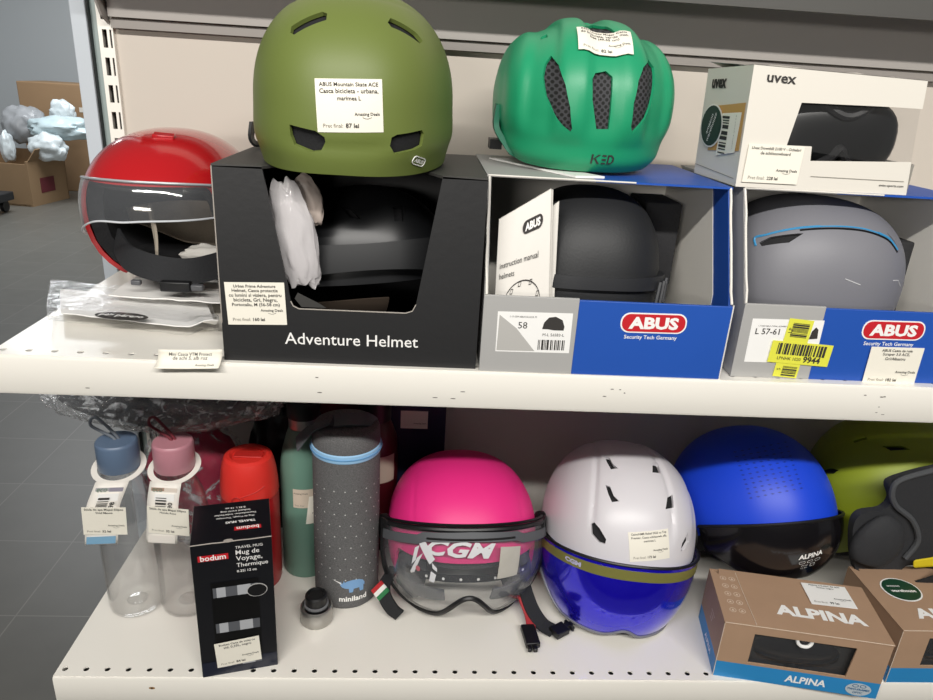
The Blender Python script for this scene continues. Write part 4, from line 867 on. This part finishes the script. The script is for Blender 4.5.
mb = MB(); mb.add(tess(plate([(x*1.05+.010, z*1.05+.043) for x, z in rh], (), 0)), mat('rhino_blue', '7AA3CF', .7), cylm(.0454)); mb.add(plate([(-.0145*1.05+.01, .0020+.043), (-.0185, .043+.0095-.0), (-.0062, .0055+.043)], (), 0), WHITEP, cylm(.0457)); mb.build('rhino_patch', fs_, smooth=0, recalc=False)
one(txt('miniland', w=.039, cx=.0105, cy=.0205, bold=.03), WHITEP, 'lettering', fs_, cylm(.0453), smooth=0, recalc=False)
# ---- steel cup
cp = thing('steel_cup', 'small brushed steel cup lid with black stopper in front of grey sleeve', 'cap', (.2895, .088, LS))
one(lathe([(.017, 0), (.0205, .0008), (.0217, .003), (.0217, .0225), (.0205, .025), (.0195, .0255), (.0185, .0235), (.0175, .021), (.002, .0205)], 44), STEEL, 'cup', cp)
one(lathe([(.0155, .0207), (.016, .022), (.016, .027), (.0145, .0285), (.0145, .0415), (.013, .044), (.0105, .0445), (.0095, .042), (.002, .0415)], 36), BLACKP, 'stopper', cp)
one(lathe([(.0157, .0262), (.0164, .0268), (.0164, .0295), (.0155, .03)], 36), mat('grey_gasket', '6E6F72', .5), 'gasket', cp)
# ---- dark red bottle behind the sleeve
db = thing('flask', 'dark red bottle with black lid mostly hidden behind the grey sleeve', 'bottle', (.352, .272, LS))
one(lathe([(.034, 0), (.036, .003), (.036, .16), (.034, .185), (.027, .205), (.023, .215)], 40), mat('wine_red_coat', '4A0F17', .35), 'flask_body', db)
one(lathe([(.023, .215), (.0245, .217), (.0245, .25), (.022, .253), (.002, .254)], 36), BLACKP, 'lid', db)
mb = MB(); mb.add(sheet(.03, .045, 8, 2, .022, .145), mat('beige_label2', 'B9A899', .6), cylm(.0364)); mb.build('price_sticker', db)
# ---- crinkled wrapped things behind the bottles
nb_ = thing('box', 'navy blue box standing at the back behind the pink helmet', 'box', (.372, .3, LS))
one(vbox(0, .088, 0, .05, 0, .26), mat('navy_card', '1B2340', .5), 'carton', nb_, smooth=0, bevel=.001)
mb = MB(); mb.add(vbox(.018, .06, -.0008, 0, .185, .215), PAPER); s1 = mb.build('price_sticker', nb_, smooth=0); one(txt('Amazing Deals', w=.02, cx=.048, cy=.194), INK, 'print', s1, lambda p: V((p.x, -.0013, p.y)), smooth=0, recalc=False)
CRK = clear('crinkled_clear_film', haze=.2, glint_scale=38, hazecol='F0F3F6', rough=.15, bump=1.0, bscale=70, edge=2.3)
CRK2 = clear('clear_wrap_film', haze=.05, glint_scale=26, hazecol='DDE2E8', rough=.1, bump=.8, bscale=50)
def wrapped(name, label, cat, c, s, m, seed, film=True, rot=(0, 0, 0), amp=.18, fgrow=1.05, crk=None):
    t = thing(name, label, cat, c, rot)
    o = bag('filling', None, (0, 0, 0), s, m, seed, amp); o.parent = t
    if film:
        bm = bmesh.new(); bmesh.ops.create_icosphere(bm, subdivisions=5, radius=1)
        for v in bm.verts:
            p = v.co*2.4 + V((seed*3.7, seed*1.9, 0)); k = fgrow*(1+amp*mn.noise(p)); q = v.co*9+V((seed, 0, 0)); k += .07*(1-abs(mn.noise(q))*2)*.8 + .06*mn.noise(q*2.6)
            v.co = V((v.co.x*s[0], v.co.y*s[1], v.co.z*s[2]))*k
        vs = [v.co.copy() for v in bm.verts]; fs = [tuple(x.index for x in f.verts) for f in bm.faces]; bm.free()
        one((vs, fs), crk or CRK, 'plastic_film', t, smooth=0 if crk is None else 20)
    return t
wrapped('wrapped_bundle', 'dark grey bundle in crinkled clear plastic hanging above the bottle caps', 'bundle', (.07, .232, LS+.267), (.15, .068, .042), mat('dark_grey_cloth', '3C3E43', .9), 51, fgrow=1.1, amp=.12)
wrapped('wrapped_cloth', 'wine red cloth in clear plastic behind the two water bottles', 'cloth', (.092, .245, LS+.114), (.07, .038, .105), mat('wine_red_cloth', 'A82446', .9, var=.3, vscale=20), 61, amp=.1, crk=CRK2)
wrapped('black_bag', 'black plastic bag between the red flask and the crinkled bundle', 'bag', (.222, .29, LS+.125), (.06, .04, .13), mat('black_bin_film', '121214', .3, bump=.6, bscale=30), 71, film=False)
one_ = wrapped('wrapped_cloth', 'dark red cloth at the back behind the green bottle', 'cloth', (.292, .322, LS+.118), (.062, .03, .14), mat('dark_red_cloth', '5E1422', .9, var=.3, vscale=20), 81, film=False)
# ================================================================ LOWER SHELF: helmets
# ---- pink helmet with goggle visor
PINK = mat('satin_magenta_shell', 'EA2C84', .5)
pk_ = thing('helmet', 'magenta pink helmet with a black rimmed clear goggle visor', 'helmet', (.485, .182, LS+.087), (R(-11), 0, R(3)))
def dp(az, el, d):
    e = math.degrees(el); return -.0009*math.exp(-((abs(d.x)-.62)/.012)**2)*smooth(e, 0, 20)
eg = Egg(.106, .119, .128, .107, .1, 2.3, dp)
rim = lambda a: 2 - 45*smooth(abs(a), 52, 74) + 20*smooth(abs(a), 100, 180)
_, sf = helmet(pk_, eg, rim, PINK, th=.005, nu=180, nv=60, liner_th=.015, linerrim=lambda a: rim(a)-1.5)
top = lambda a: 23-9*(abs(a)/70)**2
bot = lambda a: -43 + 25*math.exp(-(a/17)**2) + 18*smooth(abs(a), 52, 70)
GV = clear('goggle_clear_lens', haze=.07, hazecol='B9BDC2', rough=.03, edge=1.5)
(pv, ring, rk) = patch_vf(eg, -68, 68, top, bot, .012, .002, 80, 24)
one(pv, GV, 'visor', pk_)
one(tube(ring, [.0036]*len(ring), 8, True), BLACKP, 'visor_frame', pk_)
def on(a, e, off): return eg.pt(R(a), R(e), off)
def strip(azs, elf, off, w_, m, nm, par=pk_, th_=.0015):
    pts = [on(a, elf(a), off) for a in azs]; return one(ribbon(pts, w_, th_, [elldir(R(a), R(elf(a))+pi/2) for a in azs]), m, nm, par)
GRB = mat('smoke_grey_band', '55575B', .5)
strip(range(-64, 65, 4), lambda a: top(a)-5-2*(abs(a)/64)+(1.5 if abs(a) < 30 else 0), .0145, .012, GRB, 'brow_band')
mb = MB()
tf = sf.fr(461, 547.5, -4); 
class G: pass
def vm(o): 
    def g(p):
        q = tf @ V((p.x, p.y, 0)); d = q.normalized(); a = math.atan2(d.x, -d.y); e = math.asin(d.z); return eg.pt(a, e, .0135+o+p.z)
    return g
mb.add(tess(txt('CGM', w=.083, bold=.035, shear=.3, sx=1.5), .005), mat('silver_print', 'D5D5D8', .4), vm(0)); mb.build('lettering', pk_, smooth=0, recalc=False)
mb = MB(); SLV = MATS['silver_print']
for pts in ([(-.055, .004), (-.047, .010), (-.030, -.014), (-.037, -.022)], [(-.060, -.004), (-.053, -.0), (-.058, -.02), (-.066, -.028)], [(-.047, -.009), (-.056, -.017), (-.068, -.038), (-.062, -.04)], [(-.034, -.019), (-.027, -.025), (-.027, -.03), (-.033, -.026)], [(-.035, -.03), (-.028, -.034), (-.031, -.046), (-.038, -.045)]):
    mb.add(tess(([V((a, b, 0)) for a, b in pts], [(0, 1, 2, 3)]), .006), SLV, vm(-.0002))
mb.add(plate(ell(.0038, .0038, 16, -.0545, -.031), (), 0), mat('dusty_red_dot', 'B0606A', .6), vm(.0003)); mb.build('visor_graphic', pk_, smooth=0, recalc=False)
hol = mat('crumpled_clear_sticker', 'B9B5AC', .35, bump=.8, bscale=60); mb = MB(); mb.add(sheet(.035, .042, 6, 6, .066, -.016), hol, vm(.0005)); mb.build('film_sticker', pk_, smooth=0)
# inside: speckled lining, dotted strip, cheek pads
SPK = mat('speckled_black_lining', '3A3A3C', .95, bump=.8, bscale=600, var=.6, vscale=500)
one(patch_vf(Egg(.08, .1, .1, .095, .085, 2.3), -60, 60, lambda a: 6, lambda a: -8, 0, .004, 30, 6)[0], SPK, 'brow_lining', pk_)
ds = strip(range(-42, 43, 3), lambda a: -7, .004, .0105, BLACKP, 'dotted_strip')
mb = MB()
for k in range(8):
    a = -37+10.5*k; c = on(a, -7, .0056); d = elldir(R(a), R(-7)); mb.add(plate(ell(.0019, .0019, 12), (), .0004), WHITEP, frame(c, V((cos(R(a)), sin(R(a)), 0)), (0, 0, 1)))
o = mb.build('dot_row', ds, smooth=0); o['kind'] = 'stuff'
for s_ in (-1, 1):
    o = bag('cheek_pad', None, (0, 0, 0), (.022, .035, .04), mat('grey_cheek_pad', '4B4D50', .9, bump=.4, bscale=200), 90+s_, .08); o.parent = pk_; o.location = on(56*s_, -24, -.018)
    (lv, _, _) = patch_vf(eg, 16*s_ if s_ > 0 else -44, 44 if s_ > 0 else -16, lambda a: -17, lambda a: -30+6*math.exp(-(a/24)**2), .003, .003, 16, 6); one(lv, mat('grey_nose_gasket', '5A5C5F', .7), 'gasket', pk_)
for s_ in (-1, 1):
    hb = MB(); c = on(80*s_, 6, .006); n_ = elldir(R(80*s_), R(6)); hb.add(lathe([(.002, -.006), (.017, -.006), (.018, -.003), (.018, .004), (.015, .007), (.006, .0075), (.002, .007)], 28), BLACKP, frame(c, n_.cross(V((0, 0, 1))), (0, 0, 1))); hb.build('visor_hinge', pk_)
    ln = MB(); ln.add(ribbon(spline([on(80*s_, 8, .011), on(74*s_, 11, .014), on(68*s_, 13, .0135), on(60*s_, 14, .0135)], 4), .016, .003, (0, 0, 1)), BLACKP); ln.build('visor_arm', pk_)
for k, e_ in enumerate((16, 17.5)):
    mb = MB(); mb.add(tube([on(a, top(a)+2.5, .0105) for a in range(-70, 71, 5)], .0022, 6), BLACKP) if k == 0 else mb.add(tube([on(a, top(a)-5, .0148) for a in range(-26, 27, 4)], .0016, 6), BLACKP); mb.build('frame_ridge', pk_)
W2 = world(pk_).inverted(); SW = MATS['black_strap_webbing']
ib([(.562, .15, LS+.075), (.572, .118, LS+.045), (.582, .092, LS+.024), (.595, .073, LS+.012), (.61, .062, LS+.009)], SW, 'chin_strap', .02, .003, (1, .6, .3), pk_, W2)
ib([(.562, .125, LS+.05), (.571, .1, LS+.03), (.579, .082, LS+.016), (.58, .06, LS+.008)], mat('red_strap', 'A0242C', .7), 'strap_end', .012, .003, (1, .2, .2), pk_, W2)
mb = MB(); mb.add(vbox(-.0095, .0095, -.02, .016, -.004, .005), BLACKP, W2 @ M4.Translation((.577, .055, LS+.008)) @ M4.Rotation(R(6), 4, 'Z')); mb.add(vbox(-.006, -.001, -.028, -.019, -.003, .003), BLACKP, W2 @ M4.Translation((.577, .055, LS+.008))); mb.add(vbox(.001, .007, -.028, -.019, -.003, .003), BLACKP, W2 @ M4.Translation((.577, .055, LS+.008))); mb.build('buckle', pk_, bevel=.0015)
mb = MB(); mb.add(vbox(-.01, .012, -.009, .009, -.004, .005), BLACKP, W2 @ M4.Translation((.617, .061, LS+.01)) @ M4.Rotation(R(32), 4, 'Z')); mb.add(vbox(.011, .024, -.0035, .0035, -.003, .004), BLACKP, W2 @ M4.Translation((.617, .061, LS+.01)) @ M4.Rotation(R(32), 4, 'Z')); mb.add(vbox(.017, .021, -.009, .009, -.003, .004), BLACKP, W2 @ M4.Translation((.617, .061, LS+.01)) @ M4.Rotation(R(32), 4, 'Z')); mb.build('clip', pk_, bevel=.0012)
ib([(.392, .13, LS+.056), (.38, .11, LS+.045), (.38, .098, LS+.034), (.391, .088, LS+.02), (.402, .085, LS+.012)], SW, 'side_strap', .02, .003, (1, -.4, .6), pk_, W2)
mb = MB(); tfm = W2 @ frame((.374, .1, LS+.04), (.75, -.55, -.6), (.55, -.1, .8))
for k, c_ in enumerate(('B3262C', 'EDEBE6', '2E7A4A')): mb.add(vbox(-.009+.006*k, -.003+.006*k, -.011, .011, -.002, .0015), mat('flag_stripe_'+c_, c_, .6), tfm)
mb.build('striped_tab', pk_, smooth=0)
# ---- white ski helmet with mirrored visor
WHT = mat('satin_white_shell', 'D9D6DA', .36)
wh = thing('helmet', 'white ski helmet with a mirrored blue visor', 'helmet', (.71, .176, LS+.098), (R(-15), R(4), R(-2)))
def dw(az, el, d):
    e = math.degrees(el); g = 0
    for x0, k_ in ((-.36, .16), (.22, -.1), (.62, -.15)): g -= .0022*math.exp(-((d.x-x0-k_*d.y)/.026)**2)*smooth(e, 8, 24)
    g += .0018*smooth(d.x-.22+.1*d.y, -.03, .03)*smooth(e, 5, 20)*(1-smooth(d.x-.62, -.03, .03)); return g
eg = Egg(.106, .13, .13, .124, .15, 2.25, dw)
rim = lambda a: -4 - 14*smooth(abs(a), 80, 110) - 8*smooth(abs(a), 110, 170)
LN = lambda x0, y0, w0, h0, r0: [(x0+x*cos(R(r0))-y*sin(R(r0)), y0+x*sin(R(r0))+y*cos(R(r0))) for x, y in ((-w0/2, -h0*.3), (-w0*.1, -h0/2), (w0*.3, -h0*.25), (w0/2, h0*.3), (w0*.4, h0/2), (w0*.05, h0*.35), (-w0*.4, 0))]
_, sf = helmet(wh, eg, rim, WHT, vents=[[(604, 456), (609, 457), (613, 464), (619, 469), (611, 470), (607, 463)], [(652, 463), (658, 464), (661, 474), (652, 473)], [(605, 484), (610, 486), (614, 496), (620, 502), (612, 503), (608, 494)], [(667, 497), (673, 494), (674, 508), (665, 510)], [(590, 523), (594, 521), (600, 528), (607, 540), (606, 545), (599, 543), (591, 534)], [(688, 531), (689, 541), (683, 551), (680, 552), (682, 543)]], nu=220, nv=64, linerrim=lambda a: rim(a)-6, liner_th=.022)
sticker(wh, sf.fr(650, 546, 3), .054, .038, ['Cairn/HMR Rebel 2022 cu Top', 'Premier, Casca schi/snowb. alb,', 'marimea L'], '175 lei', sf.bvh, lh=.0034)
vtop = lambda a: -1-4*(abs(a)/80)**2; vbot = lambda a: -49+6*math.exp(-(a/9)**2)+20*smooth(abs(a), 50, 84)
MIR = bpy.data.materials.new('blue_mirror_lens'); MIR.use_nodes = True; p_ = MIR.node_tree.nodes['Principled BSDF']; p_.inputs['Base Color'].default_value = (*lin('2417E0'), 1); p_.inputs['Metallic'].default_value = .6; p_.inputs['Roughness'].default_value = .18; p_.inputs['Coat Weight'].default_value = 1; p_.inputs['Coat Roughness'].default_value = .02
(pv, ring, rk) = patch_vf(eg, -84, 84, vtop, vbot, .007, .0025, 90, 26); one(pv, MIR, 'visor', wh)
one(tube(ring[:91], .0024, 8), mat('grey_visor_edge', '77777C', .4), 'visor_edge', wh); one(tube(ring[116:208], .0022, 8), BLACKP, 'visor_rim', wh)
OLV = mat('olive_reflective_band', '8A8748', .35, .3)
one(patch_vf(eg, -82, 82, lambda a: vtop(a)-2.5, lambda a: vtop(a)-8.2, .0076, .0012, 70, 4)[0], OLV, 'visor_band', wh)
mb = MB(); SV2 = mat('pale_lavender_print', 'B9B7D6', .4)
tf2 = frame(eg.pt(R(-38), R(vtop(-38)-5.3), .0085), V((cos(R(-38)), sin(R(-38)), -.0)), (0, 0, 1)); mb.add(txt('CGM', w=.026, bold=.06, sx=1.5), SV2, lambda p: eg.pt(*(lambda d: (math.atan2(d.x, -d.y), math.asin(d.z)))((tf2 @ V((p.x, p.y, 0))).normalized()), .0082)); mb.build('lettering', wh, smooth=0, recalc=False)
for s_ in (-1, 1):
    hb = MB(); c = eg.pt(R(86*s_), R(-1), .006); n_ = elldir(R(86*s_), 0); hb.add(lathe([(.002, -.006), (.015, -.006), (.0165, -.002), (.0165, .004), (.012, .008), (.002, .008)], 28), BLACKP, frame(c, n_.cross(V((0, 0, 1))), (0, 0, 1))); hb.build('visor_hinge', wh)
for s_ in (-1, 1): o = bag('ear_pad', None, (0, 0, 0), (.016, .036, .042), BLACKM, 120+s_, .06); o.parent = wh; o.location = eg.pt(R(96*s_), R(-20), -.014)
# ---- blue ski helmet with black visor
BLU = mat('matte_royal_blue_shell', '1746D8', .45)
bl = thing('helmet', 'royal blue ski helmet with a black visor standing behind a brown box', 'helmet', (.927, .214, LS+.105), (R(-28), R(4), R(20)))
eg = Egg(.102, .13, .135, .131, .1, 2.15)
rim = lambda a: -10 - 10*smooth(abs(a), 70, 120)
_, sf = helmet(bl, eg, rim, BLU, nu=150, nv=56, linerrim=lambda a: rim(a)-14, liner_th=.02)
mb = MB()
for r_ in range(11):
    for c_ in range(8):
        px, py = 735+c_*7.2+r_*1.6, 452+r_*4.6-c_*1.4
        h_ = sf.pix(px, py)
        if h_[0] is None: continue
        u_ = h_[1].cross(V((0, 0, 1))); mb.add(plate([(-.0028, 0), (0, .0012), (.0028, 0), (0, -.0012)], (), .0006), mat('deep_blue_dimple', '10309A', .5), frame(h_[0], u_ if u_.length > .01 else (1, 0, 0), h_[1].cross(u_)))
o = mb.build('dimple_pattern', bl, smooth=0); o['kind'] = 'stuff'
vtop = lambda a: 0-4*(abs(a)/80)**2; vbot = lambda a: -44+20*smooth(abs(a), 45, 84)
BV = mat('black_glossy_lens', '100E11', .22, coat=.5)
(pv, ring, rk) = patch_vf(eg, -84, 84, vtop, vbot, .007, .0025, 90, 24); one(pv, BV, 'visor', bl); one(tube(ring[114:206], .0024, 8), BLACKP, 'visor_rim', bl)
vsf = Surf(bl, pv); tf3 = vsf.fr(811, 555, 12); mb = MB(); mb.add(txt('ALPINA', w=.036, bold=.03, shear=.1), WHITEP, vsf.map(tf3, .0008)); mb.build('lettering', bl, smooth=0, recalc=False)
mb = MB()
for k in range(3): mb.add(plate(rrect(.009, .0045, .002, 3, -.012+.0115*k, -.0105), [rrect(.0082, .0037, .0018, 3, -.012+.0115*k, -.0105)], 0), WHITEP, vsf.map(tf3, .0008))
mb.add(plate(rrect(.007, .006, .001, 3, .004, -.018), [rrect(.006, .005, .001, 3, .004, -.018)], 0), WHITEP, vsf.map(tf3, .0008))
for k in range(2): mb.add(txt('UV 400', w=.009, cx=-.008, cy=-.0165-.005*k), WHITEP, vsf.map(tf3, .0008))
mb.build('visor_symbols', bl, smooth=0, recalc=False)
dd = eg.pt(R(62), R(-14), .012); fz = frame(dd, (cos(R(62)), sin(R(62)), 0), (0, 0, 1)); one(sheet(.006, .031, 2, 4), PAPER, 'paper_tag', bl, lambda p: fz @ V((p.x+.15*p.y, p.y, .004)), smooth=0)
# ---- lime helmet showing its lining
LIM = mat('matte_lime_shell', '8C9A22', .48)
li_ = thing('helmet', 'lime green helmet turned sideways showing its black padded inside', 'helmet', (1.16, .238, LS+.123), (R(0), R(-14), R(66)))
eg = Egg(.112, .14, .124, .135, .13, 2.2)
rim = lambda a: 4 - 8*smooth(abs(a), 30, 60) - 44*smooth(abs(a), 95, 150)
_, sf = helmet(li_, eg, rim, LIM, vents=[[(881, 446), (903, 446), (912, 450), (890, 451)], [(852, 441), (866, 437), (868, 439), (854, 443)], [(820, 470), (832, 468), (840, 470), (834, 474), (822, 474)]], nu=150, nv=56, liner_th=.022, linerrim=lambda a: rim(a)-10)
PADM = mat('black_ear_padding', '2A2B2E', .8, bump=.3, bscale=260)
mb = MB(); W2 = world(li_).inverted()
pq = [onY(px, py, .112) for px, py in ((850, 548), (851, 524), (859, 512), (880, 508), (889, 498), (886, 484), (896, 477), (934, 467), (985, 462), (985, 570), (912, 562), (895, 571), (872, 577), (855, 571))]
mb.add(plate([(p.x, p.y) for p in spline([(q.x, q.z, 0) for q in pq]+[(pq[0].x, pq[0].z, 0)], 4)[:-1]], (), .012), PADM, W2 @ frame((0, .112, 0), (1, 0, 0), (0, 0, 1))); mb.build('padded_lining', li_, bevel=.004)
o = bag('ear_pad', None, (0, 0, 0), (.036, .016, .044), PADM, 131, .05, freq=1.2); o.parent = li_; o.matrix_basis = W2 @ M4.Translation(onY(877, 543, .1)) @ M4.Rotation(R(12), 4, 'Y')
one(tube(spline([onY(px, py, .103) for px, py in ((934, 470), (900, 480), (892, 492), (896, 506), (912, 520), (918, 540), (905, 558))], 5), .004, 8), mat('grey_piping', '47494C', .7), 'piping', li_, W2)
ib([(1.07, .1, LS+.06), (1.1, .085, LS+.07), (1.14, .08, LS+.09), (1.19, .09, LS+.11)], SW, 'chin_strap', .018, .003, (0, .4, 1), li_, W2)
mb = MB(); mb.add(hexa([*[tuple(onY(px, py, yy)) for py0, py1 in ((568, 566), (560, 555)) for yy in (.088, .094) for px, py in ((913, py0), (945, py1))]]), mat('yellow_tag', 'D9C21E', .6), W2); mb.build('strap_tag', li_, smooth=0, bevel=.003)
# ---- brown goggle boxes
KR = mat('kraft_brown_card', 'A98A70', .7, bump=.08, bscale=140, var=.06, vscale=30); SKY = mat('sky_blue_card', '2A86C2', .5, var=.05, vscale=20); KED_ = mat('kraft_pale_edge', 'D8C6B2', .8)
def kraft_box(label, loc, rz, w, d, h, band, sticker_top=True):
    b = thing('goggle_box', label, 'box', loc, (0, 0, rz)); t = .002
    win = [(.19*w, .87*h), (.8*w, .87*h), (.785*w, .33*h), (.19*w, .33*h)]
    f = FRT((0, t/2, 0)); mb = MB()
    mb.add(plate([(0, band), (w, band), (w, h), (0, h)], [win], t), KR, f)
    mb.add(plate([(0, 0), (w, 0), (w, band), (0, band)], (), t), SKY, f)
    for x0 in (0, w-t): mb.add(vbox(x0, x0+t, t, d, band, h), KR); mb.add(vbox(x0, x0+t, t, d, 0, band), SKY)
    mb.add(vbox(t, w-t, d-t, d, 0, h), KR); mb.add(vbox(t, w-t, t, d-t, 0, t), KR); mb.build('carton', b, smooth=0)
    mb = MB(); mb.add(plate([(-.0008, -.0008), (w+.0008, -.0008), (w+.0008, d), (.012, d), (.01, d-.012), (-.0008, d-.003)], (), .0016), KR, frame((0, 0, h+.0008), (1, 0, 0), (0, 1, 0))); mb.build('lid', b, smooth=0)
    mb = MB(); mb.add(tube([(x*w/12, -.0004, h+.0014) for x in range(13)], .0005, 5), KED_); mb.add(tube([(-.0002, -.0003, z*h/8) for z in range(9)], .0005, 5), KED_); mb.build('worn_edge', b)
    mb = MB(); mb.add(vbox(.14*w, .86*w, .006, .008, .28*h, .93*h), clear('box_window_film', haze=.02, rough=.05)); mb.build('window_film', b, smooth=0)
    g = lambda p: V((p.x, -.0003-p.z, p.y)); gt = lambda p: V((p.x, p.y, h+.002+p.z)); gl = lambda p: V((-.0004-p.z, d-p.x, p.y))
    mb = MB(); mb.add(txt('ALPINA', w=.05, cx=.56*w, cy=band*.5, bold=.03, shear=.05), WHITEP, g); mb.build('lettering', b, smooth=0, recalc=False)
    mb = MB(); mb.add(txt('ALPINA', w=.036, cx=d*.58, cy=band*.48, bold=.03, shear=.05), WHITEP, gl)
    for k in range(3): mb.add(rect2(d*.45, d*.45+.018-.004*k, h*.66-.006*k, h*.66-.006*k+.0012), KED_, gl)
    mb.build('lettering', b, smooth=0, recalc=False)
    return b, g, gt, gl
k1, g, gt, gl = kraft_box('brown and sky blue box with white lettering in front of the blue helmet', (.808, -.002, LS), R(-10.5), .2, .106, .085, .0245)
mb = MB(); mb.add(txt('ALPINA', w=.112, cx=.125, cy=.037, bold=.045, shear=0, sx=1.3), WHITEP, gt); mb.build('lettering', k1, smooth=0, recalc=False)
sticker(k1, frame((.148, .077, .0879), (1, .04, 0), (-.06, 1, 0)), .058, .042, ['Alpina ochelari de schi', 'Pheos, negru'], '99 lei', lh=.0034, m=WHITEP)
mb = MB()
for r_ in range(5):
    for c_ in range(2): mb.add(plate(ell(.0042, .0042, 16, .014+.0115*c_, .024+.0155*r_), [ell(.0035, .0035, 16, .014+.0115*c_, .024+.0155*r_)], 0), KED_, gt); mb.add(plate([(.0122+.0115*c_, .0225+.0155*r_), (.0158+.0115*c_, .0225+.0155*r_), (.014+.0115*c_, .026+.0155*r_)], (), 0), KED_, gt)
mb.add(tube([(.038, .001, .0872), (.0345, .06, .0872), (.033, .1, .0872)], .0004, 5), KED_); o = mb.build('icon_panel', k1, smooth=0, recalc=False)
def badge(par, g, cx, cz):
    mb = MB(); mb.add(plate(ell(.0155, .0098, 30, cx, cz), (), 0), mat('silver_seal', 'B8C2C8', .4), lambda p: g(p)+V((0, -.0003, 0))); mb.add(txt('TWO-FRAMES', w=.027, cx=cx, cy=cz, bold=.03), mat('deep_blue_ink', '1E5D8C', .5), lambda p: g(p)+V((0, -.0006, 0))); mb.add(txt('OPTIC', w=.012, cx=cx, cy=cz-.005, bold=.02), MATS['deep_blue_ink'], lambda p: g(p)+V((0, -.0006, 0)))
    for s_ in (-1, 1): mb.add(plate(ell(.004, .0025, 14, cx+.0045*s_, cz+.0055), [ell(.003, .0016, 14, cx+.0045*s_, cz+.0055)], 0), MATS['deep_blue_ink'], lambda p: g(p)+V((0, -.0006, 0)))
    mb.build('seal', par, smooth=0, recalc=False)
badge(k1, g, .176, .0115)
def goggles(label, loc, rz, tabbed):
    t = thing('ski_goggles', label, 'goggles', loc, (0, 0, rz)); e_ = Egg(.07, .036, .03, .03, .03, 2.6)
    (pv, ring, _) = patch_vf(e_, -95, 95, lambda a: 50, lambda a: -50+18*math.exp(-(a/14)**2), 0, .003, 50, 14)
    one(pv, mat('dark_goggle_lens', '0C0E16', .12, coat=.5), 'lens', t); one(tube(ring, .0045, 8, True), BLACKP, 'frame', t); one(vbox(-.088, .088, -.028, .05, -.0365, .0395), BLACKM, 'pouch', t, smooth=0, bevel=.008)
    if tabbed: one(tube(spline([(-.008, -.041, .036), (-.0085, -.042, .0285), (-.004, -.043, .0235), (.004, -.043, .0235), (.0085, -.042, .0285), (.008, -.041, .036)], 5), .0022, 8), WHITEP, 'pull_tab', t)
W2k = world(k1); goggles('black ski goggles with white tab inside the brown box nearest the white helmet', W2k @ V((.1, .046, .04)), R(-10.5), True)
k2, g, gt, gl = kraft_box('brown and sky blue box with a dark green round sticker, at right edge', (1.034, -.012, LS), R(0), .2, .125, .084, .024)
mb = MB(); mb.add(txt('ALPINA', w=.112, cx=.09, cy=.03, bold=.045, sx=1.3), WHITEP, gt); mb.build('lettering', k2, smooth=0, recalc=False)
mb = MB(); up1 = lambda k: (lambda p: gt(p)+V((0, 0, .0004*k))); mb.add(plate(ell(.0265, .0235, 36, .045, .075), (), 0), WHITEP, up1(1)); mb.add(plate(ell(.0245, .0215, 36, .045, .075), (), 0), mat('dark_green_seal', '17402C', .5), up1(2)); mb.add(txt('amazon', w=.018, cx=.037, cy=.081), WHITEP, up1(3)); mb.add(txt('warehouse', w=.035, cx=.046, cy=.072, bold=.03), WHITEP, up1(3)); mb.build('round_sticker', k2, smooth=0, recalc=False)
goggles('dark ski goggles inside the brown box at the right edge', world(k2) @ V((.1, .046, .04)), 0, False)
